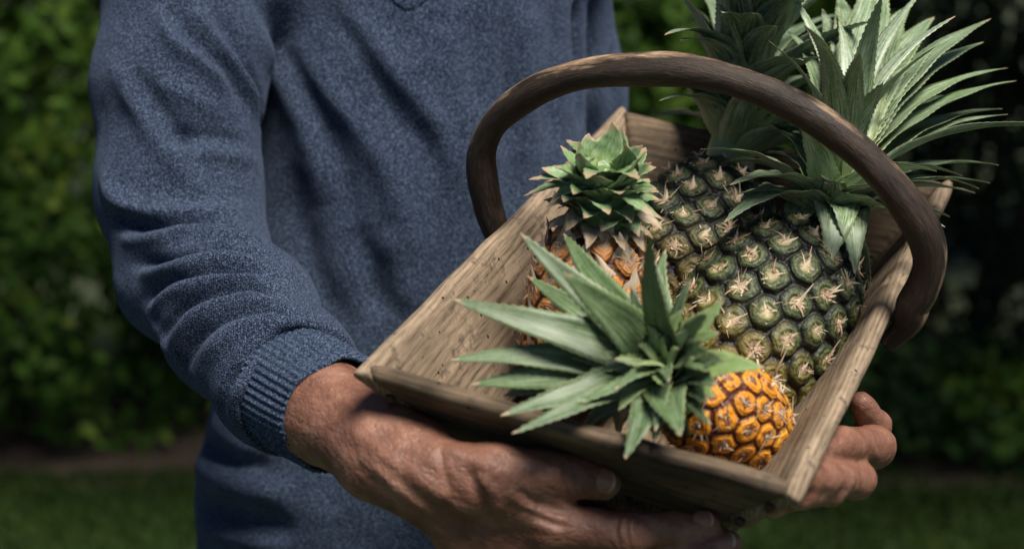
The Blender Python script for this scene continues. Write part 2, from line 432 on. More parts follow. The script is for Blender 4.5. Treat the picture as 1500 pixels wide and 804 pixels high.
def board(name, T0, T1, B0, B1, inward, mat, nu, nv, wob=.0016, seed=0, wavy=None):
    """rim line T0-T1, bottom line B0-B1 (outer faces, trug space), thickness towards 'inward'"""
    T0, T1, B0, B1 = [np.asarray(x, float) for x in (T0, T1, B0, B1)]
    fn = nrm(np.cross(T1-T0, B0-T0)); fn = fn if fn@inward > 0 else -fn
    u = np.linspace(0, 1, nu)
    # cross-section loop: outer face down->up, rounded top, inner face up->down
    prof = [(1, 0), *[(v, 0) for v in np.linspace(.96, .05, nv)], (.02, .12), (0, .32), (0, .68), (.02, .88), *[(v, 1) for v in np.linspace(.05, .96, nv)], (1, 1)]
    Vs = []
    for v, w in prof:
        for i, uu in enumerate(u):
            e = 1-min(1, min(uu, 1-uu)*60)*1.0
            p = (T0*(1-uu)+T1*uu)*(1-v)+(B0*(1-uu)+B1*uu)*v
            p = p+fn*TH*(.5+(w-.5)*(1-.25*e))
            Vs.append(p)
    Vs = np.array(Vs)
    n = fbm(Vs+seed, 14, 3)*wob*.6+vnoise(Vs*np.array([.1, 1, 1] if abs((T1-T0)[0]) > .2 else [1, .1, 1])+seed, 300)*.0002
    edge = np.repeat(np.array([1 if v < .08 else 0 for v, w in prof]), nu)
    Vs += fn*(n*(1-edge*.3))[:, None]
    Vs[:, 2] += edge*(fbm(Vs+seed+3, 20, 4)*.0014-.0006)
    if wavy is not None: Vs[:, 2] += edge*wavy(np.tile(u, len(prof)))
    fc = grid_faces(nu, len(prof)); m = len(prof)
    # close bottom and ends
    bot = np.stack([np.arange(nu-1), np.arange(nu-1)+(m-1)*nu, np.arange(1, nu)+(m-1)*nu, np.arange(1, nu)], 1)
    fs = [fc, bot]
    c1 = np.arange(m)*nu
    half = m//2
    for side, cc in ((0, c1), (1, c1+nu-1)):
        q = np.array([[cc[k], cc[k+1], cc[m-2-k], cc[m-1-k]] for k in range(half-1)])
        fs.append(q if side == 0 else q[:, ::-1])
    mi = np.array(TM); Vw = Vs@mi[:3, :3].T+mi[:3, 3]
    o = mesh_obj(name, Vw, [np.concatenate(fs)], mat, trug)
    bpy.context.view_layer.update()
    import bmesh
    bm = bmesh.new(); bm.from_mesh(o.data); bmesh.ops.recalc_face_normals(bm, faces=bm.faces); bm.to_mesh(o.data); bm.free()
    return o
bpy.context.view_layer.update()
X_ = np.array([1., 0, 0]); Y_ = np.array([0, 1., 0])
def notch(u): return -.004*np.exp(-((u-.62)/.02)**2)-.002*np.exp(-((u-.3)/.01)**2)
board('side_board', lc[0], lc[3], lb[0], lb[3], X_, M['board_side'], 150, 14, seed=1)
board('side_board', lc[1], lc[2], lb[1], lb[2], -X_, M['board_side'], 150, 14, seed=5, wavy=notch)
yo = .003
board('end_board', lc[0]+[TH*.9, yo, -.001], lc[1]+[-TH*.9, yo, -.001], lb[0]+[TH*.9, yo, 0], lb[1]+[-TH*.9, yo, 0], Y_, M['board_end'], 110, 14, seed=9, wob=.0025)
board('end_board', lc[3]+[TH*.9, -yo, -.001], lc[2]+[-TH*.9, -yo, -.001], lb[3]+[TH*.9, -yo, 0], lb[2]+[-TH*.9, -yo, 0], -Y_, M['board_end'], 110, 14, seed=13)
# floor planks: one panel, grooves between planks are modelled
nx, ny = 90, 30
xs = np.linspace(0, 1, nx); ys = np.linspace(0, 1, ny); Vt = []
for top in (1, 0):
    for yv in ys:
        for xv in xs:
            p = (lb[0]*(1-xv)+lb[1]*xv)*(1-yv)+(lb[3]*(1-xv)+lb[2]*xv)*yv
            g = -.004*math.exp(-(((xv*4) % 1-.5)/.03)**2) if top else 0
            Vt.append(p+np.array([0, 0, (.0045+g) if top else -.0085]))
f1 = grid_faces(nx, ny); f2 = grid_faces(nx, ny, off=nx*ny)[:, ::-1]
ring = [*range(nx)]+[j*nx+nx-1 for j in range(1, ny)]+[(ny-1)*nx+i for i in range(nx-2, -1, -1)]+[j*nx for j in range(ny-2, 0, -1)]
rg = np.array([[ring[k]+nx*ny, ring[(k+1) % len(ring)]+nx*ny, ring[(k+1) % len(ring)], ring[k]] for k in range(len(ring))])
mi = np.array(TM); mesh_obj('floor_board', np.array(Vt)@mi[:3, :3].T+mi[:3, 3], [f1, f2, rg], M['board_floor'], trug)

# handle: in the cross plane through the middle of the side boards
hp = [(760, 392), (741, 352), (718, 308), (707, 262), (706, 222), (722, 184), (755, 152), (800, 126), (860, 108), (935, 102), (1000, 104), (1070, 118), (1140, 144), (1210, 184), (1275, 238), (1325, 296), (1354, 345), (1361, 385), (1350, 424), (1330, 458), (1314, 484), (1303, 503)]
mid_l = (lc[0]+lc[3])/2; pl0 = glo([0, mid_l[1]+.004, 0])
hc = smooth_line([on_plane(a, b, pl0, ey) for a, b in hp], 240)
# feet lie on the outside of the side boards
for k in range(len(hc)):
    q = loc(hc[k])
    if q[2] < .012:
        f = min(1, (.012-q[2])/.02)
        if q[0] < 0:
            xo = lc[0][0]+(mid_l[0]-lc[0][0])+SX*(-q[2])/H-.011
            q[0] = q[0]*(1-f)+xo*f
        else:
            xm = (lc[1][0]+lc[2][0])/2; xo = xm-SX*(-q[2])/H+.012
            q[0] = q[0]*(1-f)+xo*f
        hc[k] = glo(q)
print('HANDLE foot', loc(hc[0]).round(3), loc(hc[-1]).round(3), 'top', loc(hc[110]).round(3))
sl = np.concatenate([[0], np.cumsum(np.linalg.norm(np.diff(hc, axis=0), axis=1))]); Lh = sl[-1]
na = 40; ang = np.linspace(0, 2*math.pi, na, endpoint=False); Vt = []; At = []
T = np.gradient(hc, axis=0); T /= np.linalg.norm(T, axis=1)[:, None]
hcen = hc[60:180].mean(0)
for k in range(len(hc)):
    out = np.cross(T[k], ey); out = nrm(out)
    if out@(hc[k]-hcen) < 0: out = -out
    q = loc(hc[k]); end = min(1, max(0, -q[2]/.05)) if q[2] < 0 else 0
    u = k/(len(hc)-1)
    rad = .0106+.0012*u+.0006*math.sin(u*19)+.0005*math.sin(u*43+1)
    if u > .90: rad *= 1-.30*(u-.90)/.10
    for a in ang:
        ro = rad*(1-.45*end); rs = rad*(1-.10*end)
        p = hc[k]+out*math.sin(a)*ro+ey*math.cos(a)*rs
        Vt.append(p); At.append((sl[k], math.cos(a)*.0125, math.sin(a)*.0125))
Vt = np.array(Vt); At = np.array(At)
cn = hc.repeat(na, 0); dn = Vt-cn; dn /= np.linalg.norm(dn, axis=1)[:, None]
Vt = Vt+dn*(fbm(At*np.array([.35, 1, 1]), 60, 3)*.0007)[:, None]
fc = grid_faces(na, len(hc), True)
Vt = np.vstack([Vt, hc[0], hc[-1]]); At = np.vstack([At, [0, 0, 0], [Lh, 0, 0]]); nb = len(hc)*na
cap = np.array([[i, nb, (i+1) % na] for i in range(na)]+[[nb-na+i, nb-na+(i+1) % na, nb+1] for i in range(na)])
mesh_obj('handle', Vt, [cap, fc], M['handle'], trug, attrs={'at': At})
# nails / pegs holding the feet of the handle
def knob(name, c, n, r, hgt, mat, parent):
    n = nrm(n); a = nrm(np.cross(n, [.3, .2, .9])); b = np.cross(n, a); V = []
    pr = [(1, -.6), (1, .2), (.85, .7), (.45, 1.0), (0.02, 1.08)]
    for rr, hh in pr:
        for t in np.linspace(0, 2*math.pi, 12, endpoint=False): V.append(c+a*math.cos(t)*rr*r+b*math.sin(t)*rr*r+n*hh*hgt)
    return mesh_obj(name, V, [grid_faces(12, len(pr), True)], mat, parent)
M['iron'] = simple('rusted_iron', (.03, .018, .012), (.10, .05, .03), 300, .6, .0005, Metallic=.4)
for fx, xx in ((.2, 0), (.8, 0)):
    p = lc[0]*(1-fx)+lc[1]*fx+np.array([0, yo, 0]); 
for u_, (a, b, n) in ((.035, (0, 1, -1)), (.965, (0, 1, -1))):
    for v_ in (.25, .7):
        p = (lc[a]*(1-u_)+lc[b]*u_)*(1-v_)+(lb[a]*(1-u_)+lb[b]*u_)*v_
        knob('nail', glo(p)-ey*.0005, -ey, .0034, .0016, M['iron'], trug)

# ================================================================== PINEAPPLES
def frame(axis, hint=(0.1, 0.2, 1)):
    z = nrm(axis); x = nrm(np.cross(np.array(hint, float), z)); y = np.cross(z, x); return x, y, z
def pineapple_base(C, K, label):
    x, y, z = frame(K-C); m = Matrix([[x[i], y[i], z[i], C[i]] for i in range(3)]+[[0, 0, 0, 1]])
    e = tag(empty('pineapple', m), label, 'pineapple', 'pineapples in the wooden trug'); bpy.context.view_layer.update(); return e
def fruit(root, C, K, rad, half, neye, mat, seed, bsz=1.0, hairs=7, papery=0.0, bump=.0042, rings=True):
    r_ = np.random.default_rng(seed); x, y, z = frame(K-C)
    def prof(s):   # s -1..1 -> radius factor ; barrel with blunt ends
        return (1-np.abs(s)**3.0)**.5*(1-.07*s)
    ss = np.linspace(-1, 1, 2001); rr = prof(ss)*rad; zz = ss*half
    dl = np.hypot(np.diff(rr), np.diff(zz)); ar = np.concatenate([[0], np.cumsum(dl*(rr[1:]+rr[:-1])*math.pi)])
    arc = np.concatenate([[0], np.cumsum(dl)])
    def uneven(d):      # how far from a hexagonal net the spiral with divergence d is
        c_ = ar[-1]/neye/(2*math.pi*rad*.985); ds = sorted(math.hypot(k*c_, ((k*d+math.pi) % (2*math.pi)-math.pi)*rad) for k in range(1, 25))
        return ds[2]/ds[0]
    dv = min(np.radians(np.arange(132, 146, .02)), key=uneven); print('eyes', neye, round(math.degrees(dv), 2), round(uneven(dv), 3))
    ev = (np.arange(neye)+.5)/neye*ar[-1]; es = np.interp(ev, ar, ss); ea = np.arange(neye)*dv+seed
    er = prof(es)*rad; E3 = np.stack([er*np.cos(ea), er*np.sin(ea), es*half], 1)
    spacing = math.sqrt(ar[-1]/neye/.866)
    nu, nv = 420, 280
    sv = np.interp(np.linspace(0, arc[-1], nv), arc, ss); av = np.linspace(0, 2*math.pi, nu, endpoint=False)
    s_, a_ = np.meshgrid(sv, av, indexing='ij'); s_ = s_.ravel(); a_ = a_.ravel(); rp = np.maximum(prof(s_)*rad, 1e-4)
    B = np.stack([rp*np.cos(a_), rp*np.sin(a_), s_*half], 1)
    jit = np.stack([vnoise(B+seed, 110), vnoise(B+seed+9, 110), vnoise(B+seed+19, 110)], 1)*.0016
    d1 = np.full(len(B), 9.); d2 = np.full(len(B), 9.); i1 = np.zeros(len(B), int)
    for i in range(neye):
        d = np.linalg.norm(B+jit-E3[i], axis=1); m1 = d < d1; d2 = np.where(m1, d1, np.minimum(d2, d)); i1[m1] = i; d1 = np.where(m1, d, d1)
    e = np.clip((d2-d1)/(spacing*.5), 0, 1)          # 0 at groove, ~1+ in the middle
    rn = 1-np.clip((d2-d1)/(spacing*.92), 0, 1)       # 1 at groove
    sw = (r_.random(neye)*.5+.75)[i1]
    rd = d1/(spacing*.56); rc = np.clip(np.maximum(rd*.98, rn*.9), 0, 1)
    rc = rc if rings else np.clip(rn*1.0, 0, 1)*.6+rc*.4; dome = np.sqrt(np.clip(1-rc**4, 0, 1)); rn = rc
    hgt = bump*(1.05 if rings else 1.3)*dome*sw*(.35+.65*(1-(1-e)**2.5))-bump*.34*np.exp(-(rd/.30)**2)
    for rk in ((.50, .72) if rings else (.55,)): hgt += bump*(.24 if rings else .10)*np.exp(-((rd-rk)/.05)**2)
    hgt += fbm(B+seed, 300, 2)*.0005
    # eye lower half bulges
    dz = (B[:, 2]-E3[i1, 2])/spacing; hgt += -bump*.30*dz*e
    N = np.stack([np.cos(a_)*1.0, np.sin(a_)*1.0, np.sign(s_)*np.abs(s_)**2.2*.9*rad/half*1.2], 1); N /= np.linalg.norm(N, axis=1)[:, None]
    V = B+N*hgt[:, None]
    At = np.stack([rn, (s_+1)/2, r_.random(neye)[i1]], 1)
    acc = Acc(); acc.add(V, grid_faces(nu, nv, True), At, 0)
    # bracts : a pointed papery scale per eye with dried flower threads
    for i in range(neye):
        if es[i] > .985 or es[i] < -.97: continue
        j = None
        p = E3[i]; n = nrm([math.cos(ea[i]), math.sin(ea[i]), np.sign(es[i])*abs(es[i])**2.2*.9*rad/half*1.2])
        up = nrm(np.array([0, 0, 1])-n*n[2]); sd = np.cross(up, n)
        L = spacing*(.40+.42*papery+.16*r_.random())*bsz; wd = spacing*(.15+.22*papery)*bsz
        off = p+n*(bump*.82)-up*spacing*.16
        nl = 9; V = []; A = []
        tw = r_.normal()*.25; cu = (.05+.35*r_.random()**1.5)*(1-.35*papery); rw = r_.random()*.7
        for k in range(nl):
            t = k/(nl-1); wv = wd*(1-t)**.75*(.75+.5*math.sin(math.pi*min(1, t*1.6)))+.0001
            jx = r_.normal()*.00025
            c = off+up*L*(t*.86)+n*(L*cu*t**2.2+.0006)+sd*(L*tw*t*t)
            for q in (-1, -.5, 0, .5, 1):
                V.append(c+sd*(wv*q+jx)+n*(-abs(q)**1.5*wv*.42)); A.append((0, .25+.75*t, rw))
        acc.add(V, grid_faces(5, nl), A, 1)
        for h in range(int(hairs*(1.2+1.2*r_.random()))):
            aa = r_.random()*2*math.pi; ln = spacing*(.08+.24*r_.random()**2)*bsz; hw = .0004+.0013*r_.random()
            d = up*math.sin(aa)*.9+sd*math.cos(aa)+n*(.12+.7*r_.random()**2); d = nrm(d); s2 = nrm(np.cross(d, n+.01))
            o_ = p+n*(bump*.80)+(up*math.sin(aa)+sd*math.cos(aa))*spacing*.13*r_.random()
            bend = (up*r_.normal()+sd*r_.normal())*.6
            V = []
            for k, t in enumerate((0, .4, .75, 1)):
                c = o_+d*ln*t+bend*ln*t*t
                V += [c-s2*hw*(1-t*.85), c+s2*hw*(1-t*.85)+n*.0002]
            hc_ = r_.random()*1.5; hs_ = .15+.45*r_.random(); A = [(0, hs_+.35*t, hc_) for t in (0, 0, .4, .4, .75, .75, 1, 1)]
            acc.add(V, [[0, 1, 3, 2], [2, 3, 5, 4], [4, 5, 7, 6]], A, 1)
    V = np.concatenate(acc.V); Mx = np.stack([x, y, z], 1); V = V@Mx.T+C; acc.V = [V]
    return acc.build('fruit', [mat, M['bract']], root)
def leaf(acc, base, ctrl, tip, width, axis, chan=.35, seed=0, thick=.0014, twist=0.0, tooth=.0009, curl=0.0, m=0):
    base, ctrl, tip = [np.asarray(q, float) for q in (base, ctrl, tip)]
    L = np.linalg.norm(ctrl-base)+np.linalg.norm(tip-ctrl); nv = int(max(18, min(64, L/.0028))); nu = 7
    r_ = random.Random(seed); rnd = r_.random()*.98
    v = np.linspace(0, 1, nv)[:, None]; Cc = base*(1-v)**2+2*ctrl*v*(1-v)+tip*v*v
    wob = nrm(np.cross(tip-base, axis+.01)); Cc = Cc+wob*(np.sin(v*5+rnd*9)*.0022*v)
    Tn = np.gradient(Cc, axis=0); Tn /= np.linalg.norm(Tn, axis=1)[:, None]
    S0 = np.cross(axis, tip-base); 
    if np.linalg.norm(S0) < 1e-4: S0 = np.cross(axis, [1, .2, .1])
    S0 = nrm(S0); V = []; A = []
    u = np.linspace(-1, 1, nu)
    for side in (0, 1):
        for k in range(nv):
            t = v[k, 0]; T_ = Tn[k]; s = nrm(S0-T_*(S0@T_)); U = np.cross(s, T_)
            U = U if k == 0 and U@axis >= 0 else U
            if k == 0: sg = 1 if U@nrm(axis-T_*(axis@T_)) > 0 else -1
            U = U*sg
            if twist: 
                a = twist*t; s, U = s*math.cos(a)+U*math.sin(a), U*math.cos(a)-s*math.sin(a)
            w = width*.5*(1-t**1.7)**.95*(.80+.20*min(1, t*6))+.0003
            c = chan*(1-.55*t)
            for q in u:
                wq = w*q
                if abs(q) == 1 and k % 2 == (0 if q > 0 else 1) and .05 < t < .97: wq += math.copysign(tooth, q)
                th = thick*(1-abs(q)**2*.8)*(1-.6*t)
                p = Cc[k]+s*wq+U*(c*w*abs(q)**1.7)+U*(th*.5 if side == 0 else -th*.5)+T_*(tooth if abs(q) == 1 and k % 2 else 0)
                p = p+U*w*.06*math.sin(t*23+rnd*7)*q
                V.append(p); A.append((q, t, rnd+(10 if side else 0)))
    f0 = grid_faces(nu, nv); f1 = grid_faces(nu, nv, off=nu*nv)[:, ::-1]; n = nu*nv
    e0 = np.array([[j*nu, (j+1)*nu, (j+1)*nu+n, j*nu+n] for j in range(nv-1)]); e1 = np.array([[j*nu+nu-1, j*nu+nu-1+n, (j+1)*nu+nu-1+n, (j+1)*nu+nu-1] for j in range(nv-1)])
    acc.add(V, np.concatenate([f0, f1, e0, e1]), A, m)
def stem(acc, K, a, r, h):
    x, y, z = frame(a); V = []
    for k, t in enumerate(np.linspace(0, 1, 8)):
        for q in np.linspace(0, 2*math.pi, 16, endpoint=False): V.append(K+z*h*(t-.12)+(x*math.cos(q)+y*math.sin(q))*r*max(.02, (1-t**2.2)))
    acc.add(V, grid_faces(16, 8, True), [(0, .05, .3)]*len(V), 0)
def spiral_leaves(acc, K, a, n, el, lens, widths, r0, hstem, seed, skip=None, droop=.35, i0=0, ph=0, m=0):
    r_ = np.random.default_rng(seed); x, y, z = frame(a)
    for i in range(n):
        t = (i+.5)/n; th = (i+i0)*2.399963+ph; rad = x*math.cos(th)+y*math.sin(th)
        e = R(np.interp(t, [0, .5, 1], el)+r_.normal()*5); L = np.interp(t, [0, .5, 1], lens)*(.9+.2*r_.random()); w = np.interp(t, [0, 1], widths)
        b = K+z*hstem*t+rad*r0*(1-.75*t)
        d = rad*math.cos(e)+z*math.sin(e); d0 = nrm(rad*math.cos(e+R(32))+z*math.sin(e+R(32)))
        tip = b+d*L*(.97)-z*L*droop*.15*math.cos(e)+np.cross(z, rad)*L*r_.normal()*.06
        ct = b+d0*L*.5
        if skip and skip(tip): continue
        leaf(acc, b, ct, tip, w, z, seed=int(seed*100+i), twist=r_.normal()*.25, m=m)

# ---- P3 : big green pineapple, right of the middle
C3 = Q(1112, 476, -.028); K3 = C3+nrm(Q(1196, 352, .018)-C3)*.084
print('P3', np.linalg.norm(Q(1196, 352, .040)-C3), proj(K3), proj(C3), loc(C3).round(3), loc(K3).round(3))
p3 = pineapple_base(C3, K3, 'large dark green pineapple with tall pale crown, right of the middle of the trug')
fruit(p3, C3, K3, .0565, .085, 118, M['fruit_green'], 3, 1.05, 15)
def rel(K, a, x=0, z=0): return K+a*z
a3 = nrm(CX*.20+CY*.93+CZ*.04); acc = Acc(); KB = K3+a3*.004; stem(acc, KB, a3, .020, .06)
L3 = [ # tip px, length, near/far, width, lift of control along the axis
 ((1490, 119), .185, -1, .026, .5), ((1448, 28), .20, -1, .030, .6), ((1472, 100), .19, -1, .024, .6), ((1470, 160), .180, -1, .026, .45),
 ((1462, 242), .165, -1, .022, .35), ((1475, 168), .165, -1, .024, .4), ((1438, 62), .200, -1, .028, .6), ((1372, 26), .205, -1, .030, .7), ((1448, 268), .155, -1, .022, .3),
 ((1425, 282), .14, 1, .022, .3), ((1290, -60), .22, -1, .034, .8), ((1335, 8), .20, -1, .030, .8), ((1232, -8), .20, -1, .030, .8),
 ((1203, 68), .155, 1, .016, .7), ((1180, 38), .17, 1, .016, .7), ((1150, 45), .175, -1, .018, .7), ((1208, 15), .18, -1, .024, .75), ((1262, 80), .14, 1, .018, .8), ((1385, 60), .16, -1, .028, .7),
 ((1062, 326), .100, 1, .032, .55), ((1052, 240), .105, -1, .024, .45), ((1072, 272), .100, 1, .026, .5), ((1122, 224), .085, -1, .022, .6), ((1090, 180), .125, -1, .022, .6),
 ((1335, 332), .080, 1, .030, .6), ((1345, 300), .095, -1, .026, .4), ((1392, 318), .12, -1, .022, .3),
 ((1210, 392), .070, 1, .032, .8), ((1248, 400), .070, 1, .030, .8), ((1150, 350), .050, 1, .026, .6), ((1252, 424), .080, -1, .015, .5), ((1274, 448), .095, -1, .013, .4),
 ((1405, 140), .18, -1, .026, .6), ((1325, 40), .18, -1, .030, .8)]
for i, ((a, b), L, nf, w, lift) in enumerate(L3):
    t = i/len(L3); up = max(0, (330-b)/330)
    base = KB+a3*(.008+.035*up); tp = tip_at(a, b, base, L, nf); L_ = np.linalg.norm(tp-base)
    rad = (tp-base)-a3*((tp-base)@a3); base = base+nrm(rad)*.011*(1-.5*up); dirv = nrm(nrm(tp-base)*(1-lift*.6)+a3*lift*.9)
    leaf(acc, base, base+dirv*L_*.5, tp, w*1.35, a3, seed=300+i, chan=.42)
spiral_leaves(acc, KB, a3, 18, (0, 25, 80), (.07, .09, .12), (.032, .026), .016, .045, 31)
spiral_leaves(acc, KB, a3, 20, (18, 45, 75), (.13, .17, .17), (.026, .022), .014, .045, 33, ph=.7, skip=lambda q: (q-KB)@CZ > .035 or proj(q)[0] < 1120)
acc.build('crown', M['leaf_grey'], p3)

# ---- P4 : green pineapple further back
C4 = Q(1016, 368, -.034); K4 = C4+nrm(Q(1064, 264, .0)-C4)*.077
print('P4', np.linalg.norm(Q(1075, 232, .030)-C4), proj(K4), loc(C4).round(3), loc(K4).round(3))
p4 = pineapple_base(C4, K4, 'dark green pineapple farthest back in the trug, its blurred crown behind the handle')
fruit(p4, C4, K4, .052, .078, 104, M['fruit_green_deep'], 4, 1.05, 13)
a4 = nrm(CX*.12+CY*.93-CZ*.10); acc = Acc(); KB = K4+a4*.012; stem(acc, KB, a4, .020, .06)
L4 = [((978, 52), .19, 1, .026, .7), ((975, 85), .17, -1, .022, .6), ((965, 148), .14, 1, .022, .4), ((958, 172), .13, -1, .022, .35), ((1020, -20), .21, -1, .028, .8), ((1045, -40), .22, 1, .030, .8), ((1075, -60), .23, -1, .032, .9), ((1100, -50), .22, 1, .034, .9),
 ((1130, -70), .23, -1, .034, .9), ((1160, -50), .23, 1, .034, .9), ((1195, -40), .23, -1, .032, .8), ((1230, -20), .23, 1, .030, .8), ((1260, 20), .21, -1, .026, .7), ((1280, 60), .20, -1, .024, .6), ((1062, 20), .18, 1, .026, .8), ((1100, 20), .17, 1, .03, .8), ((1140, 40), .16, 1, .026, .8),
 ((1180, 90), .15, 1, .024, .6), ((1000, 60), .16, 1, .024, .7), ((1010, 120), .12, 1, .024, .6), ((1200, 150), .13, 1, .022, .5)]
for i, ((a, b), L, nf, w, lift) in enumerate(L4):
    base = KB+a4*(.01+.03*min(1, max(0, (230-b)/230))); tp = tip_at(a, b, base, L, nf); L_ = np.linalg.norm(tp-base)
    dirv = nrm(nrm(tp-base)*(1-lift*.6)+a4*lift*.9); leaf(acc, base, base+dirv*L_*.5, tp, w*1.25, a4, seed=400+i, chan=.42)
spiral_leaves(acc, KB, a4, 42, (0, 35, 80), (.10, .15, .16), (.028, .022), .016, .045, 41, skip=lambda q: proj(q)[0] < 955)
acc.build('crown', M['leaf_back'], p4)

# ---- P2 : small ripe one against the left board, stunted crown with dry scales
C2 = Q(864, 450, -.010); K2 = C2+nrm(Q(876, 356, .034)-C2)*.060
print('P2', np.linalg.norm(Q(872, 322, .060)-C2), proj(K2), loc(C2).round(3), loc(K2).round(3))
p2 = pineapple_base(C2, K2, 'small ripe pineapple with short stunted dry tipped crown, beside the left board')
fruit(p2, C2, K2, .042, .062, 76, M['fruit_dry'], 8, 1.25, 14, 1.15, .0026, False)
a2 = nrm(CX*.04+CY*.80+CZ*.60); acc = Acc(); KB = K2; x, y, z = frame(a2)
V = []
for t in np.linspace(0, 1, 10):
    for q in np.linspace(0, 2*math.pi, 20, endpoint=False): V.append(KB+z*.052*(t-.15)+(x*math.cos(q)+y*math.sin(q))*.023*max(.02, (1-.55*t**1.5) if t < .95 else .02))
acc.add(V, grid_faces(20, 10, True), [(0, .3, .3)]*len(V), 0)
r_ = np.random.default_rng(22)
accd = Acc()
for i in range(56):
    t = i/55; th = i*2.399963; rad = x*math.cos(th)+y*math.sin(th); e = R(np.interp(t, [0, .45, .8, 1], [15, 25, 45, 78])+r_.normal()*7)
    L = np.interp(t, [0, .5, .85, 1], [.016, .027, .034, .030])*(.8+.4*r_.random()); w = np.interp(t, [0, .5, 1], [.013, .019, .025])*(.85+.3*r_.random())
    b = KB+z*(-.006+.044*t)+rad*(.022-.010*t); d = rad*math.cos(e)+z*math.sin(e)
    tip = b+d*L-z*L*.35*(1-t)+np.cross(z, rad)*L*r_.normal()*.12; ct = b+nrm(rad*.7+z)*L*.55
    leaf(accd if (i < 16 and i % 5) or (i < 40 and i % 5 == 0) else acc, b, ct, tip, w, z, seed=200+i, chan=.5, twist=r_.normal()*.15, tooth=.0004)
for (a, b), L, nf, w, lift in [((903, 193), .075, -1, .026, .5), ((832, 205), .050, -1, .018, .6), ((775, 262), .050, 1, .016, .4), ((768, 285), .055, -1, .016, .3), ((806, 300), .04, 1, .02, .6), ((935, 245), .045, -1, .02, .6), ((938, 262), .05, 1, .022, .8), ((860, 262), .05, 1, .024, .9), ((955, 320), .05, 1, .018, .3)]:
    base = KB+z*.030; tp = tip_at(a, b, base, L, nf); L_ = np.linalg.norm(tp-base); leaf(acc, base, base+nrm(nrm(tp-base)*(1-lift*.6)+z*lift)*L_*.5, tp, w, z, seed=int(a+b), chan=.45)
crown2 = acc.build('crown', M['leaf_short'], p2)
M['dry_scale'] = leaf_mat('dry_crown_scale', (.15, .11, .06), (.34, .27, .17), (.56, .49, .38), .9, .3)
accd.build('dry_scales', M['dry_scale'], p2)

# ---- P1 : small orange one at the front, crown towards the camera and left
C1 = Q(1060, 606, -.030); K1 = C1+nrm(Q(965, 548, .018)-C1)*.052
print('P1', np.linalg.norm(Q(975, 552, .022)-C1), proj(K1), loc(C1).round(3), loc(K1).round(3))
p1 = pineapple_base(C1, K1, 'small bright orange pineapple in the front corner of the trug, crown pointing left')
fruit(p1, C1, K1, .0335, .051, 72, M['fruit_orange'], 12, 1.2, 15, .15, .0023, False)
a1 = nrm(K1-C1); a1 = nrm(a1*.55+CZ*.62-CX*.10+CY*.34); acc = Acc(); KB = K1+a1*.004; stem(acc, KB, a1, .018, .05)
L1 = [((662, 438), .125, 1, .030, .5), ((660, 524), .125, 1, .024, .35), ((762, 342), .125, -1, .026, .6), ((822, 345), .125, -1, .026, .7), ((948, 342), .12, 1, .024, .8), ((772, 405), .115, -1, .022, .5), ((828, 395), .11, 1, .034, .7),
 ((735, 612), .115, 1, .026, .5), ((750, 634), .118, 1, .018, .35), ((738, 584), .10, 1, .026, .6), ((690, 566), .115, 1, .03, .4), ((1036, 462), .075, 1, .030, .6), ((1030, 498), .070, 1, .030, .7), ((1056, 532), .070, 1, .032, .7), ((1050, 562), .068, 1, .026, .6), ((1040, 515), .062, 1, .024, .8), ((995, 452), .08, -1, .024, .6),
 ((920, 672), .080, 1, .030, .7), ((992, 640), .080, 1, .036, .8), ((1036, 588), .060, 1, .024, .7), ((1030, 610), .060, -1, .022, .6), ((1010, 655), .065, -1, .024, .5), ((850, 640), .07, -1, .024, .5), ((905, 645), .07, -1, .028, .6), ((770, 480), .085, 1, .026, .6), ((790, 505), .07, 1, .026, .7), ((800, 570), .06, 1, .024, .7)]
for i, ((a, b), L, nf, w, lift) in enumerate(L1):
    base = KB+a1*.018; tp = tip_at(a, b, base, L, nf); rad = (tp-base)-a1*((tp-base)@a1); base = base+nrm(rad)*.008; L_ = np.linalg.norm(tp-base)
    dirv = nrm(nrm(tp-base)*(1-lift*.6)+a1*lift*.9); leaf(acc, base, base+dirv*L_*.5, tp, w*.98, a1, seed=100+i, chan=.40)
spiral_leaves(acc, KB+a1*.014, a1, 18, (25, 50, 80), (.062, .045, .024), (.026, .014), .011, .022, 11, m=1)
spiral_leaves(acc, KB+a1*.010, a1, 30, (10, 28, 58), (.078, .066, .045), (.018, .015), .012, .018, 12, ph=1.0, skip=lambda q: proj(q)[0] > 1045 or proj(q)[1] > 655 or loc(q)[1] < -.245)
M['leaf_heart'] = leaf_mat('pineapple_crown_heart', (.07, .14, .03), (.17, .27, .07), (.46, .54, .32), .8)
acc.build('crown', [M['leaf_front'], M['leaf_heart']], p1)

# ================================================================== THE PERSON
PX = -.085
foot = np.array([PX, 1.52, 0.0])
person = tag(empty('person', Matrix.Translation(Vector(foot))), 'person in a blue knitted V-neck sweater holding the trug of pineapples against the waist', 'person'); bpy.context.view_layer.update()

# --- arm joints
SH_R = P(275, -70, 1.45); EL_R = P(285, 392, 1.39); CU_R = P(478, 606, 1.145); WR_R = P(610, 692, 1.075)
SH_L = P(800, -70, 1.60); EL_L = P(850, 330, 1.66)
ob0 = glo((lc[0]+lb[0])/2); obn = nrm(np.cross(glo(lc[1])-glo(lc[0]), glo(lb[0])-glo(lc[0])))
if obn@(CAM-ob0) < 0: obn = -obn
def FB(px, py, off): return on_plane(px, py, ob0, obn, off)
for q in ((760, 700), (890, 710), (1040, 765)): print('front board depth', q, proj(FB(*q, 0.0))[2])
WR_L = Q(1085, 640, -.150)
print('left wrist local', loc(WR_L).round(3), 'elbow', loc(EL_L).round(3), 'right wrist', loc(WR_R).round(3))

# --- right hand

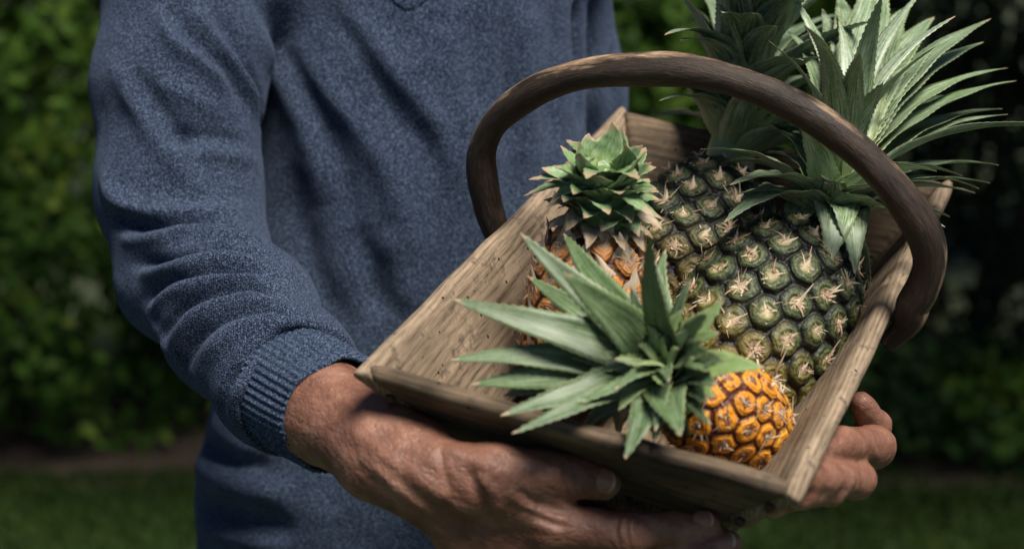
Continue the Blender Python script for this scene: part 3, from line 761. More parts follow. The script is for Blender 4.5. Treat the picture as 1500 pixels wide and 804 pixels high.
RH = P
kn = {'i': RH(806, 770, 1.070), 'm': RH(800, 826, 1.085), 'r': RH(785, 880, 1.10), 'p': RH(750, 925, 1.11)}
thumb = [(P(645, 690, 1.06), .019), (RH(728, 694, 1.055), .0190), (RH(796, 693, 1.058), .0145), (RH(846, 698, 1.062), .0124), (RH(884, 706, 1.068), .0098)]
fingers = {
 'i': [(kn['i'], .0160), (RH(925, 780, 1.060), .0118), (RH(990, 773, 1.065), .0104), (RH(1036, 766, 1.070), .0086)],
 'm': [(kn['m'], .0160), (RH(925, 830, 1.070), .0120), (RH(1015, 806, 1.068), .0106), (RH(1066, 796, 1.070), .0088)],
 'r': [(kn['r'], .0145), (RH(910, 880, 1.09), .0110), (RH(990, 862, 1.085), .0098), (RH(1035, 850, 1.085), .0080)],
 'p': [(kn['p'], .0125), (RH(850, 930, 1.11), .0095), (RH(915, 918, 1.11), .0086), (RH(955, 908, 1.11), .0072)]}
wr1 = P(560, 668, 1.095)
print('RH depths', [round(float(proj(q)[2]), 3) for q in (*kn.values(), thumb[-1][0], fingers['i'][-1][0])])
def right_hand(p):
    arm = chain(p, [(P(390, 550, 1.23), .030), (CU_R, .0290), (wr1, .0262), (WR_R, .0245)], .02)
    arm2 = seg(p, P(478, 596, 1.14), P(600, 660, 1.085), .0245, .020)
    d = smin(arm, arm2, .02)
    palm = None
    for k, (off, r0) in {'i': (-.004, .017), 'm': (.0, .0175), 'r': (.0, .017), 'p': (.0, .015)}.items():
        s_ = {'i': -18, 'm': 0, 'r': 14, 'p': 30}[k]
        e = seg(p, P(622, 690+s_*.55, 1.075), kn[k], .0160, r0-.002); palm = e if palm is None else smin(palm, e, .012)
    d = smin(d, palm, .022)
    d = smin(d, seg(p, P(720, 742, 1.115), P(880, 766, 1.135), .017, .014), .01)
    th = chain(p, thumb, .006)
    web = seg(p, P(700, 714, 1.06), P(812, 746, 1.066), .018, .010)
    d = smin(d, smin(th, web, .010), .009)
    th2 = seg(p, thumb[3][0], thumb[4][0], .0125, .0105); d = smin(d, th2, .004)
    for k, f in fingers.items():
        e = chain(p, f, .004)
        # knuckle bulges
        e = smin(e, ellip(p, f[1][0], (.0125*f[1][1]/.0115,)*3), .006)
        d = smin(d, e, .0045)
    return d
_pp = [q[0] for f in fingers.values() for q in f]+[q[0] for q in thumb]+[P(390, 550, 1.23), CU_R, WR_R, wr1]
lo = np.min(_pp, 0)-.05; hi = np.max(_pp, 0)+.05
Vr, Fr = surface_nets(right_hand, lo, hi, .0018); Vr = relax(Vr, Fr, 2)
print('right hand verts', len(Vr), lo.round(2), hi.round(2))
hf = [([(745, 722), (775, 745), (815, 762), (838, 757)], .0016, .0035), ([(755, 716), (790, 738), (830, 750)], -.0018, .0028), ([(760, 742), (800, 762), (830, 772)], -.0018, .0028), ([(770, 765), (800, 772), (830, 780)], .0012, .003),
 ([(700, 690), (720, 720), (735, 760)], .0018, .005), ([(680, 680), (700, 720), (712, 760)], -.0018, .004), ([(830, 680), (826, 700), (830, 722)], -.0014, .0018), ([(842, 680), (838, 702), (843, 724)], -.0009, .0013),
 ([(908, 752), (903, 775), (908, 800)], -.0014, .0018), ([(921, 752), (917, 775), (922, 800)], -.0013, .0016), ([(934, 755), (932, 775), (936, 797)], -.0010, .0015), ([(985, 755), (983, 772), (987, 790)], -.0009, .0013),
 ([(500, 620), (560, 665), (640, 720), (700, 760)], .0022, .006), ([(520, 660), (590, 720), (650, 765)], .0016, .004), ([(640, 650), (690, 672), (740, 690)], .0016, .005),
 ([(645, 655), (650, 690), (662, 730)], -.0012, .0025), ([(470, 560), (520, 600), (560, 640)], .0015, .007)]
Vr, Fr = subdiv(Vr, Fr); Vr = relax(Vr, Fr, 1)
Vr = sculpt(Vr, Fr, hf)
axh = nrm(P(900, 770, 1.07)-P(600, 690, 1.08)); al_ = Vr@axh
cr_ = fbm(Vr+axh*(al_*1.6)[:, None], 420, 2); cr2 = fbm(Vr-axh*(al_*.75)[:, None]+4, 330, 2)
Vr = Vr+vnormals(Vr, Fr)*(fbm(Vr, 90, 3)*.0005-np.exp(-(cr_/.10)**2)*.00032-np.exp(-(cr2/.10)**2)*.00030)[:, None]

# --- left hand gripping the underside of the far board
lf = {
 'i': [(Q(1185, 658, -.112), .0160), (Q(1281, 655, -.068), .0140), (Q(1235, 652, -.036), .0115), (Q(1190, 655, -.022), .0095)],
 'm': [(Q(1135, 700, -.112), .0155), (Q(1256, 702, -.060), .0118), (Q(1205, 698, -.034), .0105), (Q(1165, 700, -.020), .0090)],
 'r': [(Q(1095, 730, -.108), .0140), (Q(1215, 717, -.050), .0098), (Q(1172, 722, -.036), .0090), (Q(1145, 722, -.028), .0080)],
 'p': [(Q(1060, 742, -.106), .0115), (Q(1135, 738, -.066), .0080), (Q(1125, 730, -.050), .0075), (Q(1110, 728, -.045), .0065)]}
lthumb = [(Q(1170, 690, -.140), .018), (Q(1255, 668, -.104), .0145), (Q(1281, 625, -.082), .0112), (Q(1262, 590, -.058), .0086)]
for k in 'imrp': print('LH', k, [loc(q[0]).round(3) for q in lf[k]])
def left_hand(p):
    d = chain(p, [(EL_L*.4+WR_L*.6, .033), (WR_L, .029)], .02)
    for k, f in lf.items():
        e = seg(p, WR_L, f[0][0], .022, .016); d = smin(d, e, .018)
    d = smin(d, chain(p, lthumb, .006), .008)
    for k, f in lf.items():
        e = chain(p, f, .005); d = smin(d, e, .0035)
    return d
pts = [q[0] for f in lf.values() for q in f]+[q[0] for q in lthumb]+[WR_L, EL_L*.4+WR_L*.6]
lo = np.min(pts, 0)-.05; hi = np.max(pts, 0)+.05
Vl, Fl = surface_nets(left_hand, lo, hi, .0017); Vl = relax(Vl, Fl, 2)
print('left hand verts', len(Vl))
Vl = sculpt(Vl, Fl, [([(1222, 625), (1216, 645), (1220, 665)], -.0012, .0018), ([(1236, 625), (1230, 645), (1236, 670)], -.0010, .0018), ([(1268, 640), (1280, 655), (1286, 680)], .0010, .004), ([(1200, 685), (1196, 695), (1200, 710)], -.0012, .0018), ([(1245, 685), (1250, 700), (1245, 712)], .0010, .003)])
Vl = Vl+vnormals(Vl, Fl)*(fbm(Vl, 90, 3)*.0008)[:, None]

# --- the rest of the body under the clothes, neck and head
TC = np.array([PX, 1.545, 0])
HD = np.array([PX+.01, 1.52, 1.655])
def core(p):
    d = ellip(p, TC+[0, 0, 1.20], (.115, .085, .25))
    d = smin(d, ellip(p, TC+[0, .01, .97], (.13, .09, .17)), .04)
    d = smin(d, seg(p, SH_R+[0.07, 0.02, -.02], SH_L-[0.05, 0, .02], .04, .04), .02)
    d = smin(d, chain(p, [(SH_R, .038), (EL_R, .034), (P(390, 550, 1.23), .028)], .02), .02)
    d = smin(d, chain(p, [(SH_L, .036), (EL_L, .034), (EL_L*.4+WR_L*.6, .028)], .02), .02)
    d = smin(d, seg(p, TC+[0, 0, 1.40], HD+[0, .01, -.08], .058, .054), .03)
    h = ellip(p, HD+[0, .012, .035], (.077, .098, .10)); h = smin(h, ellip(p, HD+[0, -.02, -.055], (.055, .065, .062)), .03)
    h = smin(h, seg(p, HD+[0, -.088, .022], HD+[0, -.112, -.018], .009, .014), .012)
    h = smin(h, seg(p, HD+[-.02, -.085, -.055], HD+[.02, -.085, -.055], .009, .009), .006)
    h = smin(h, seg(p, HD+[-.045, -.075, .045], HD+[.045, -.075, .045], .010, .010), .02)
    for s in (-1, 1):
        h = np.maximum(h, -(ellip(p, HD+[s*.033, -.098, .022], (.017, .012, .012))))
        h = smin(h, ellip(p, HD+[s*.033, -.078, .022], (.013, .013, .013)), .002)
        h = smin(h, ellip(p, HD+[s*.080, .012, .005], (.010, .019, .032)), .005)
    h = np.maximum(h, -ellip(p, HD+[0, -.10, -.0555], (.024, .01, .0022)))
    d = smin(d, h, .018)
    for s in (-1, 1): d = smin(d, chain(p, [(TC+[s*.085, 0, .92], .08), (TC+[s*.10, -.01, .50], .055), (TC+[s*.11, .03, .10], .04)], .02), .04)
    return d
Vc, Fc = surface_nets(core, (-.40, 1.2, .05), (.30, 1.85, 1.85), .008)
V = np.concatenate([Vr, Vl, Vc]); Fa = np.concatenate([Fr, Fl+len(Vr), Fc+len(Vr)+len(Vl)])
body = mesh_obj('body', V, [Fa], M['skin'], person)

# fine forearm hair
def hairs(V, Fq, lo_, hi_, n, seed):
    r_ = np.random.default_rng(seed); N = vnormals(V, Fq); px = 750+F*((V-CAM)@CX)/(-((V-CAM)@CZ)); c = np.where((px > lo_) & (px < hi_) & ((N@CZ) > -.2))[0]
    c = r_.choice(c, n); ax = nrm(WR_R-CU_R); acc = Acc()
    for i in c:
        p = V[i]; n_ = N[i]; g = nrm(ax*.9+CY*-.35+r_.normal(size=3)*.22); g = nrm(g-n_*(g@n_)); L = .004+.006*r_.random(); s_ = np.cross(n_, g)*.00007
        q = [p, p+g*L*.4+n_*L*.22, p+g*L*.75+n_*L*.30, p+g*L+n_*L*.28]; Vh_ = []
        for k, z in enumerate(q): Vh_ += [z-s_*(1-k*.25), z+s_*(1-k*.25)]
        acc.add(Vh_, [[0, 1, 3, 2], [2, 3, 5, 4], [4, 5, 7, 6]])
    return tag(acc.build('arm_hair', M['hair'], body), kind='stuff')
hairs(Vr, Fr, 440, 790, 1500, 3)
# nails
def nail(c, fwd, n, w, l, name='fingernail'):
    fwd = nrm(fwd); n = nrm(n-fwd*(n@fwd)); sd = np.cross(fwd, n); V = []; mi_ = []
    nu, nv = 9, 9
    for j in range(nv):
        for i in range(nu):
            u = -1+2*i/(nu-1); v = -1+2*j/(nv-1); su = u*math.sqrt(max(0, 1-v*v*.42)); sv = v*math.sqrt(max(0, 1-u*u*.42))
            V.append(c+sd*su*w/2+fwd*sv*l/2+n*(-.24*w*abs(su)**2-.06*l*sv*sv+.0013))
    f = grid_faces(nu, nv); mid = [1 if (k//(nu-1)) == nv-2 else 0 for k in range(len(f))]
    return mesh_obj(name, V, [f], [M['nail'], M['nail_edge']], body, midx=mid)
def surf_pt(px, py, V, Fq):
    b = BVHTree.FromPolygons([tuple(v) for v in V], [tuple(int(i) for i in f) for f in Fq]); h = b.ray_cast(Vector(CAM), Vector(nrm(ray(px, py))))
    return (np.array(h[0]), np.array(h[1])) if h[0] is not None else (None, None)
for (px, py), fw, w, l in (((884, 704), thumb[-1][0]-thumb[-2][0], .0150, .0165), ((1030, 760), fingers['i'][-1][0]-fingers['i'][-2][0], .0115, .0135), ((1062, 791), fingers['m'][-1][0]-fingers['m'][-2][0], .0120, .0135)):
    c, n = surf_pt(px, py, Vr, Fr)
    if c is None: print('nail miss', px, py); continue
    if n@(CAM-c) < 0: n = -n
    nail(c, fw, nrm(n), w, l)

# hair cap
def hairf(p):
    h = ellip(p, HD+[0, .022, .048], (.086, .104, .103))
    return np.maximum(np.maximum(h, -(p[..., 2]-(HD[2]-.04))), -(p[..., 1]-(HD[1]-.075+.35*np.maximum(0, HD[2]+.075-p[..., 2]))))
Vh, Fh = surface_nets(hairf, HD-.16, HD+.18, .006); Vh = Vh+vnormals(Vh, Fh)*(fbm(Vh, 60, 3)*.004)[:, None]
mesh_obj('hair', Vh, [Fh], M['hair'], body)

# --- sweater
def tz(z, zs, vs): return np.interp(z, zs, vs).astype(np.float32)
def sweater(p):
    z = p[..., 2]
    zs = [.80, .86, .92, 1.0, 1.10, 1.2, 1.30, 1.38, 1.44, 1.5]
    rx = tz(z, zs, [.176, .180, .182, .172, .160, .154, .152, .155, .140, .08])
    ry = tz(z, zs, [.125, .130, .134, .132, .126, .124, .126, .120, .095, .06])
    cx = tz(z, zs, [-.114, -.114, -.112, -.102, -.092, -.088, -.086, -.086, -.085, -.085])
    cy = tz(z, zs, [1.52, 1.52, 1.52, 1.525, 1.53, 1.535, 1.545, 1.555, 1.56, 1.56])
    q = np.sqrt(((p[..., 0]-cx)/rx)**2+((p[..., 1]-cy)/ry)**2)
    d = (q-1)*np.minimum(rx, ry)
    d = np.maximum(d, .805-z)
    d = smin(d, seg(p, TC+[-.14, .0, 1.425], TC+[.14, .01, 1.425], .055, .055), .04)
    ar = chain(p, [(SH_R, .070), (P(262, 130, 1.425), .067), (P(264, 280, 1.415), .066), (EL_R, .0600), (P(352, 474, 1.30), .0570), (P(416, 552, 1.215), .0490), (P(460, 596, 1.165), .0450)], .02)
    cpl = nrm(P(470, 598, 1.15)-P(400, 545, 1.215)+CX*.012); ar = np.maximum(ar, (p-np.asarray(P(440, 574, 1.190), np.float32))@cpl.astype(np.float32))
    al = chain(p, [(SH_L, .060), (P(826, 130, 1.62), .056), (EL_L, .053), (EL_L*.45+WR_L*.55, .043)], .02)
    k = np.clip((z-1.30)/.14, .0, 1)*.04+.002
    h = np.clip(.5+.5*(ar-d)/k, 0, 1); d = ar*(1-h)+d*h-k*h*(1-h)
    h = np.clip(.5+.5*(al-d)/k, 0, 1); d = al*(1-h)+d*h-k*h*(1-h)
    d = smin(d, seg(p, SH_R+[.01, 0, -.012], TC+[-.08, 0, 1.37], .066, .085), .012)
    # V neck opening
    zz = z-1.356; neck = np.maximum(np.abs(p[..., 0]-(TC[0]+.0))-zz*.62, -(zz)); neck = np.maximum(neck, p[..., 1]-(TC[1]+.02))
    nk = seg(p, TC+[0, .015, 1.42], TC+[0, .01, 1.6], .070, .075)
    d = np.maximum(d, -nk); d = np.maximum(d, -neck)
    return d
Vs, Fs = surface_nets(sweater, (-.42, 1.08, .79), (.36, 1.78, 1.52), .0031); Vs = relax(Vs, Fs, 2)
print('sweater verts', len(Vs))
folds = [
 # chest
 ([(339, 5), (379, 65), (428, 144), (460, 215), (480, 300)], .0075, .017), ([(395, 40), (435, 100), (480, 190), (505, 270), (520, 350)], -.004, .011),
 ([(420, 60), (478, 129), (523, 184), (568, 249), (600, 348), (612, 430)], .0065, .014),
 ([(478, 15), (523, 65), (553, 114), (585, 160), (622, 205), (650, 270)], -.0042, .010), ([(498, 10), (545, 65), (580, 114), (612, 160), (650, 215), (672, 290)], .006, .012),
 ([(640, 30), (655, 110), (690, 200), (710, 260)], .0035, .016), ([(600, 60), (625, 140), (655, 200)], .003, .010), ([(700, 10), (700, 100), (715, 180)], -.003, .012),
 ([(742, 10), (745, 110), (752, 240), (740, 330)], -.0045, .011), ([(775, 10), (772, 120), (778, 240)], .004, .014), ([(812, 0), (810, 120), (800, 230)], -.003, .010),
 ([(846, 0), (850, 80), (852, 190)], -.012, .009), ([(868, 0), (872, 90), (874, 190)], .004, .009), ([(895, 0), (897, 90), (897, 160)], -.003, .006),
 ([(430, 240), (440, 330), (470, 420), (520, 500)], -.005, .014), ([(520, 330), (545, 400), (560, 470)], -.004, .014), ([(560, 330), (585, 400), (600, 460)], .003, .012),
 # flank below the arm
 ([(283, 660), (304, 690), (360, 715), (440, 730)], .008, .014), ([(290, 640), (330, 665), (400, 690)], -.005, .010), ([(265, 720), (330, 752), (430, 775)], -.006, .012), ([(275, 760), (340, 785), (430, 800)], .005, .012), ([(300, 600), (330, 640), (380, 670)], .005, .012),
 # upper arm
 ([(225, 5), (254, 60), (300, 92), (345, 135)], .0045, .008), ([(245, 8), (285, 62), (329, 104), (365, 160)], -.0045, .007), ([(279, 0), (315, 60), (355, 115), (378, 165)], .0055, .008), ([(320, 20), (350, 80), (378, 135), (386, 200)], -.004, .006),
 ([(160, 90), (205, 169), (250, 230), (294, 288)], .0042, .011), ([(190, 100), (235, 165), (290, 230)], -.0035, .009), ([(220, 120), (270, 140), (330, 175)], .0025, .009), ([(240, 200), (300, 200), (365, 210)], -.003, .007), ([(250, 230), (310, 225), (375, 235)], .0025, .007),
 ([(150, 250), (170, 290), (220, 312), (290, 316), (370, 305)], .0055, .009), ([(160, 318), (220, 334), (290, 330), (385, 340)], -.0075, .007), ([(178, 350), (235, 352), (290, 346), (388, 358)], .0060, .008), ([(195, 385), (250, 380), (320, 364), (392, 378)], -.0070, .006),
 ([(205, 400), (260, 396), (330, 380), (396, 396)], .0050, .007),
 # forearm
 ([(208, 440), (240, 418), (300, 400), (360, 398), (402, 412)], -.0055, .006), ([(218, 470), (250, 432), (310, 412), (370, 410), (410, 425)], .0045, .007), ([(232, 500), (262, 455), (310, 430), (370, 424), (415, 440)], -.0060, .006),
 ([(245, 530), (275, 475), (325, 445), (380, 438), (428, 456)], .0050, .008), ([(264, 568), (285, 500), (335, 460), (390, 452), (440, 470)], -.0060, .006), ([(290, 590), (305, 525), (350, 485), (405, 470), (455, 485)], .0050, .010),
 ([(322, 612), (336, 555), (375, 508), (430, 486), (472, 502)], -.0050, .006), ([(340, 620), (350, 570), (395, 520), (440, 500)], .0042, .007),
 ([(230, 430), (225, 470), (245, 520)], .003, .008)]
Vs = sculpt(Vs, Fs, [(a, b*(1.3 if i < 15 else 1.55), c*(1.05 if i < 15 else .9)) for i, (a, b, c) in enumerate(folds)])
Vs = Vs+vnormals(Vs, Fs)*(fbm(Vs, 11, 3)*.0030+fbm(Vs+3, 45, 2)*.0007)[:, None]
sw = mesh_obj('sweater', Vs, [Fs], M['sweater'], person)
# cuffs
def cuff(a, b, ra, rb, parent, tilt=None, nr=52):
    ax = nrm(b-a); x, y, z = frame(ax, (0, 1, .2)); L = np.linalg.norm(b-a); V = []; nu = nr*8
    pf = [(.0, -.10, 0), (.0, .0, 1), (.06, .35, 1), (.2, .62, 1), (.35, .78, 1), (.5, .86, 1), (.65, .90, 1), (.8, .90, 1), (.92, .92, 1), (1.0, .86, 1), (1.02, .60, .6), (1.0, .25, 0), (.9, .1, 0), (.5, .0, 0)]
    for t, o, rb_ in pf:
        rad = ra*(1-t)+rb*t
        for i in range(nu):
            th = 2*math.pi*i/nu; w = .0007*math.cos(th*nr)*rb_
            wv = .0014*math.sin(th*3+t*2)+.0009*math.sin(th*7+1)
            fl = .004*max(0, math.cos(th-tilt))**6*t*t if tilt is not None else 0
            rr = rad-.004+.0052*o+w+wv*(.3+t)+fl
            V.append(a+ax*(L*t+.0016*math.sin(th*4)*t)+(x*math.cos(th)+y*math.sin(th))*rr)
    return mesh_obj('cuff', V, [grid_faces(nu, len(pf), True)], M['cuff'], parent)
ca = P(424, 565, 1.200); cb = P(496, 607, 1.142); print('cuff len', np.linalg.norm(cb-ca))
cuff(ca, cb, .0455, .0405, sw, tilt=1.2)
la = EL_L*.5+WR_L*.5; lb_ = EL_L*.38+WR_L*.62; cuff(la, lb_, .043, .037, sw)
# V-neck band
nb_ = []
for s in (-1, 1):
    nb_.append([TC+[s*.085, -.02, 1.475], TC+[s*.055, -.075, 1.43], TC+[s*.028, -.110, 1.395], TC+[0, -.128, 1.356]])
bvh = BVHTree.FromPolygons([tuple(v) for v in Vs], [tuple(int(i) for i in f) for f in Fs])
pth = smooth_line(np.array(nb_[0]+nb_[1][::-1][1:]), 60)
pth = np.array([np.array(bvh.find_nearest(Vector(q))[0]) for q in pth]); V = []
for k in range(60):
    tn = nrm(pth[min(59, k+1)]-pth[max(0, k-1)]); n = nrm(np.array(bvh.find_nearest(Vector(pth[k]))[1])+np.array([0, -.3, 0])); s = np.cross(tn, n)
    for a in np.linspace(0, 2*math.pi, 12, endpoint=False): V.append(pth[k]+s*math.cos(a)*.008+n*math.sin(a)*.0012)
mesh_obj('neckband', V, [grid_faces(12, 60, True)], M['cuff'], sw)
# hem band
V = []; nu = 720
for t, o in ((0, -.004), (0, .004), (.4, .0065), (1, .005), (1.05, .001), (1, -.004)):
    for i in range(nu):
        th = 2*math.pi*i/nu; w = .0008*math.cos(th*150) if o > .003 else 0
        V.append([-.112+(.176+o+w)*math.cos(th), 1.52+(.125+o+w)*math.sin(th), .83-.065*t])
mesh_obj('hem', V, [grid_faces(nu, 6, True)], M['cuff'], sw)

# --- trousers and shoes
def trous(p):
    d = ellip(p, TC+[-.02, -.02, .86], (.168, .118, .14)); d = np.maximum(d, p[..., 2]-.92)
    for s in (-1, 1): d = smin(d, chain(p, [(TC+[s*.088-.02, -.02, .84], .092), (TC+[s*.10-.02, -.01, .50], .075), (TC+[s*.11-.02, .02, .07], .060)], .02), .02)
    return np.maximum(d, .045-p[..., 2])
Vt, Ft = surface_nets(trous, (-.4, 1.3, .02), (.25, 1.8, .95), .008); Vt = relax(Vt, Ft, 2); Vt = Vt+vnormals(Vt, Ft)*(fbm(Vt, 16, 3)*.004)[:, None]
mesh_obj('trousers', Vt, [Ft], M['trouser'], person)
for s in (-1, 1):
    def shoe(p):
        d = seg(p, TC+[s*.11-.02, .03, .05], TC+[s*.125-.02, -.15, .035], .044, .040)
        d = smin(d, seg(p, TC+[s*.11-.02, .03, .05], TC+[s*.11-.02, .03, .10], .044, .042), .02); return np.maximum(d, .004-p[..., 2])
    Vq, Fq_ = surface_nets(shoe, TC+[s*.12-.11, -.25, -.01], TC+[s*.12+.09, .12, .16], .006); mesh_obj('shoe', Vq, [Fq_], M['shoe'], person)

# ================================================================== THE GARDEN
def sheet(name, x0, x1, y0, y1, z, nx, ny, mat, amp, label=None):
    xs = np.linspace(x0, x1, nx); ys = np.linspace(y0, y1, ny); g = np.stack(np.meshgrid(xs, ys), -1).reshape(-1, 2)
    V = np.c_[g, np.zeros(len(g))]; V[:, 2] = z+fbm(V, .9, 3)*amp
    return mesh_obj(name, V, [grid_faces(nx, ny)], mat)
tag(sheet('ground', -60, 60, -40, 80, -.02, 60, 60, M['grass_ground'], 0), 'dark lawn earth under the grass', 'ground', kind='structure')
HY = 4.68
tag(sheet('flower_bed', -6, 6, HY-.42, HY+.5, .0, 120, 50, M['soil'], .025), 'bare brown soil bed under the hedge', 'soil', kind='structure')
# grass
def blades(n, x0, x1, y0, y1, hgt, seed, name, label):
    r_ = np.random.default_rng(seed); p = np.stack([r_.uniform(x0, x1, n), r_.uniform(y0, y1, n), np.zeros(n)-.02], 1)
    cl = vnoise(p, 5); h = hgt*(.6+.5*r_.random(n)+.4*cl); th = r_.random(n)*6.283; ln = r_.normal(size=(n, 2))*.35; w = .0035+.003*r_.random(n)
    sx = np.stack([np.cos(th), np.sin(th), 0*th], 1)*w[:, None]; le = np.c_[ln, np.zeros(n)]*h[:, None]; up = np.array([0, 0, 1])*h[:, None]
    V = np.stack([p-sx, p+sx, p+le*.4+up*.55+sx*.8, p+le*.4+up*.55-sx*.8, p+le+up*.98], 1).reshape(-1, 3)
    b = np.arange(n)[:, None]*5; q = b+np.array([[0, 1, 2, 3]]); t = b+np.array([[3, 2, 4]])
    A = np.repeat(np.clip(r_.random(n)*.75+.25*cl, 0, 1), 5); A = np.stack([A, A, A], 1)
    return tag(mesh_obj(name, V, [t, q], M['blade'], smooth=False, attrs={'at': A}), label, 'grass', kind='stuff')
blades(210000, -4.6, 4.6, 2.3, HY-.40, .035, 5, 'lawn_grass', 'mown green lawn grass behind the person')
blades(16000, -4.6, 4.6, HY-.50, HY-.25, .045, 6, 'grass_tufts', 'scattered grass tufts growing on the bare soil edge')
# shrubs
def shrub(name, cx, cy, rx, ry, h, n, ls, mat, seed, label, cat='shrub', z0=-.75, trunk=True, dens=1.0, group=None):
    r_ = np.random.default_rng(seed); root = tag(empty(name, Matrix.Translation((cx, cy, 0))), label, cat, group); bpy.context.view_layer.update()
    d = r_.normal(size=(n, 3)); d /= np.linalg.norm(d, axis=1)[:, None]
    rr = 1-.42*r_.random(n)**1.6
    lump = 1+.30*vnoise(d*1.0+seed, 2.6)+.16*vnoise(d+seed+5, 6.5)
    sup = 1/np.maximum(np.abs(d).max(1), .65)                       # boxier than a ball
    p = d*(rr*lump*sup*.82)[:, None]; c = np.stack([cx+p[:, 0]*rx, cy+p[:, 1]*ry, z0+h/2+p[:, 2]*h/2*1.12], 1); c[:, 1] -= np.where(c[:, 2] < .6, .0, 0)
    cl = vnoise(c, 6)+.6*vnoise(c+3, 14); keep = (cl > -.30*dens) & (c[:, 2] > .015); c = c[keep]; d = d[keep]; n = len(c)
    nrmv = d+r_.normal(size=(n, 3))*.55+np.array([0, 0, .35]); nrmv /= np.linalg.norm(nrmv, axis=1)[:, None]
    a = np.cross(nrmv, r_.normal(size=(n, 3))); a /= np.linalg.norm(a, axis=1)[:, None]; b = np.cross(nrmv, a)
    L = ls*(.6+.8*r_.random(n))[:, None]; Wd = L*.48
    V = np.stack([c-a*L*.5, c-a*L*.1+b*Wd*.5-nrmv*L*.08, c-a*L*.1-b*Wd*.5-nrmv*L*.08, c+a*L*.5-nrmv*L*.12, c], 1).reshape(-1, 3)
    k = np.arange(n)[:, None]*5; t = np.concatenate([k+np.array([[0, 4, 1]]), k+np.array([[0, 2, 4]]), k+np.array([[1, 4, 3]]), k+np.array([[4, 2, 3]])])
    A = np.repeat(np.clip(.45+.5*cl[keep]*.6+.3*r_.normal(size=n)*.6, 0, 1), 5); A = np.stack([A]*3, 1)
    mesh_obj('foliage' if cat != 'tree' else 'crown', V, [t], mat, root, smooth=False, attrs={'at': A})
    # branching stems
    acc = Acc()
    for s in range(7 if trunk != 'tree' else 1):
        th = s*2.4; p0 = np.array([cx+.08*math.cos(th), cy+.08*math.sin(th), -.03]) if trunk != 'tree' else np.array([trunk_xy[0], trunk_xy[1], -.05])
        p1 = np.array([cx+rx*.55*math.cos(th), cy+ry*.55*math.sin(th), z0+h*.75]) if trunk != 'tree' else np.array([cx, cy, z0+h*.6])
        ln = smooth_line([p0, p0*.6+p1*.4+r_.normal(size=3)*.05, p1], 14); r0 = .022 if trunk != 'tree' else .14
        Vv = []
        for j, q in enumerate(ln):
            for aa in np.linspace(0, 2*math.pi, 10, endpoint=False): Vv.append(q+np.array([math.cos(aa), math.sin(aa), 0])*r0*(1-.75*j/13))
        acc.add(Vv, grid_faces(10, 14, True))
    acc.build('stem' if cat != 'tree' else 'trunk', M['bark'], root)
    return root
G = 'shrubs of the garden hedge'
shrub('leafy_shrub', -1.55, HY-.22+.48, .85, .62, 3.0, 32500, .060, M['fol_bright'], 51, 'bright green leafy shrub in the hedge at the far left edge', group=G)
shrub('leafy_shrub', -.35, HY-.22+.75, .75, .55, 2.9, 21250, .060, M['fol_mid'], 52, 'green shrub in the hedge directly behind the person', group=G)
shrub('leafy_shrub', .50, HY-.22+.60, .55, .50, 2.9, 22500, .065, M['fol_bright'], 53, 'bright green shrub in the hedge between the shoulder and the rear pineapple crown', group=G)
shrub('shade_toned_shrub', 1.35, HY-.22+.75, .75, .55, 3.0, 20000, .055, M['fol_shade_tone'], 54, 'shrub with shade put into its dark leaf colour, in the hedge behind the right end of the trug', group=G)
shrub('shade_toned_shrub', 2.5, HY-.22+.70, .75, .55, 3.0, 15000, .055, M['fol_shade_tone'], 55, 'shrub with shade put into its dark leaf colour, in the hedge beyond the right edge', group=G)
shrub('leafy_shrub', -2.9, HY-.22+.70, .80, .55, 2.9, 12500, .06, M['fol_mid'], 56, 'green leafy shrub at the outer left end of the hedge', group=G)
shrub('leafy_shrub', -4.2, HY+.45, .80, .55, 2.9, 10000, .06, M['fol_mid'], 61, 'green leafy shrub beyond the outer left end of the hedge', group=G)
shrub('shade_toned_shrub', 3.8, HY+.45, .80, .55, 3.0, 10000, .06, M['fol_shade_tone'], 62, 'shrub with shade put into its dark leaf colour, at the outer right end of the hedge', group=G)
shrub('low_shrub', .98, HY-.10, .34, .26, .42, 1600, .055, M['fol_mid'], 57, 'low green plant at the foot of the dark hedge on the right', z0=-.05)
shrub('low_shrub', 1.36, HY-.16, .22, .20, .34, 900, .05, M['fol_bright'], 58, 'small low plant at the foot of the hedge nearest the right edge', z0=-.05)
# taller trees behind the hedge
i = 0
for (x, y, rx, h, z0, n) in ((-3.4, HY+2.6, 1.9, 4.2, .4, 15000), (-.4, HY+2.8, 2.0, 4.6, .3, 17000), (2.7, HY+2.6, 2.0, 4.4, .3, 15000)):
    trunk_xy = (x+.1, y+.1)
    shrub('dense_tree', x, y, rx, 1.1, h, n, .13, M['fol_shade_tone'], 70+i, ['dense dark tree behind the left of the hedge', 'dense dark tree behind the middle of the hedge', 'dense dark tree behind the right of the hedge'][i], 'tree', z0, 'tree', 1.3, 'dark trees behind the hedge'); i += 1
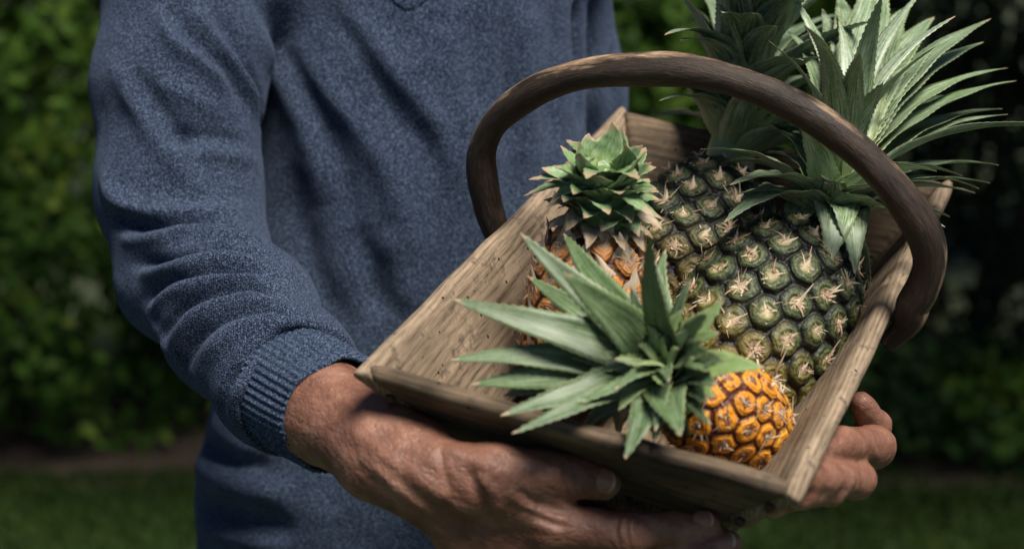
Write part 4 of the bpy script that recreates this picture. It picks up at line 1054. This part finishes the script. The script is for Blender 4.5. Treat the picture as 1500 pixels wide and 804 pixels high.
# unseen tree added on the right to shade the dark end of the hedge
trunk_xy = (2.9, 3.9)
shrub('added_shade_tree', 2.1, 3.6, 1.15, .70, 1.9, 11000, .09, M['fol_mid'], 90, 'added unseen tree on the right whose crown shades the dark end of the hedge', 'tree', 1.75, 'tree', 1.3)
trunk_xy = (-.22, 3.55)
shrub('added_shade_tree', -.15, 3.5, 1.6, .36, .7, 6000, .09, M['fol_mid'], 93, 'added unseen low tree behind the person whose crown shades the hedge foot', 'tree', 1.95, 'tree', 1.0)  # added out of view, only to throw shade on the lower hedge

# ================================================================== LIGHT, SKY, CAMERA
sun_to = nrm(np.array([.26, -.40, .88]))     # towards the sun
el = math.asin(sun_to[2]); az = math.atan2(sun_to[0], sun_to[1])
sd = bpy.data.lights.new('sun', 'SUN'); sd.energy = 5.0; sd.angle = R(25); sd.color = (1.0, .93, .84)
so = bpy.data.objects.new('sun', sd); COL.objects.link(so); so.rotation_euler = Vector(sun_to).to_track_quat('Z', 'Y').to_euler()
so.location = (2, -1, 4)
w = bpy.data.worlds.new('World'); S.world = w; w.use_nodes = True; nt = w.node_tree; nt.nodes.clear()
sk = nt.nodes.new('ShaderNodeTexSky'); sk.sky_type = 'NISHITA'; sk.sun_disc = False; sk.sun_elevation = el; sk.sun_rotation = az; sk.air_density = .55; sk.dust_density = .6; sk.ozone_density = 2
bg = nt.nodes.new('ShaderNodeBackground'); bg.inputs[1].default_value = .05; ow = nt.nodes.new('ShaderNodeOutputWorld')
nt.links.new(sk.outputs[0], bg.inputs[0]); nt.links.new(bg.outputs[0], ow.inputs[0])
cd = bpy.data.cameras.new('camera'); co = bpy.data.objects.new('camera', cd); COL.objects.link(co); S.camera = co
co.location = CAM; co.rotation_euler = (math.pi/2-PITCH, 0, 0); cd.sensor_width = 36; cd.lens = 60; cd.clip_start = .05; cd.clip_end = 300
cd.dof.use_dof = True; cd.dof.focus_distance = 1.20; cd.dof.aperture_fstop = 4.0; cd.dof.aperture_blades = 7
S.view_settings.view_transform = 'Standard'; S.view_settings.look = 'None'; S.view_settings.exposure = 0.45; S.view_settings.gamma = 1
S.render.engine = 'CYCLES'; S.cycles.max_bounces = 6; S.cycles.use_denoising = True
for o in list(COL.objects):
    if '_mw' in o: del o['_mw']
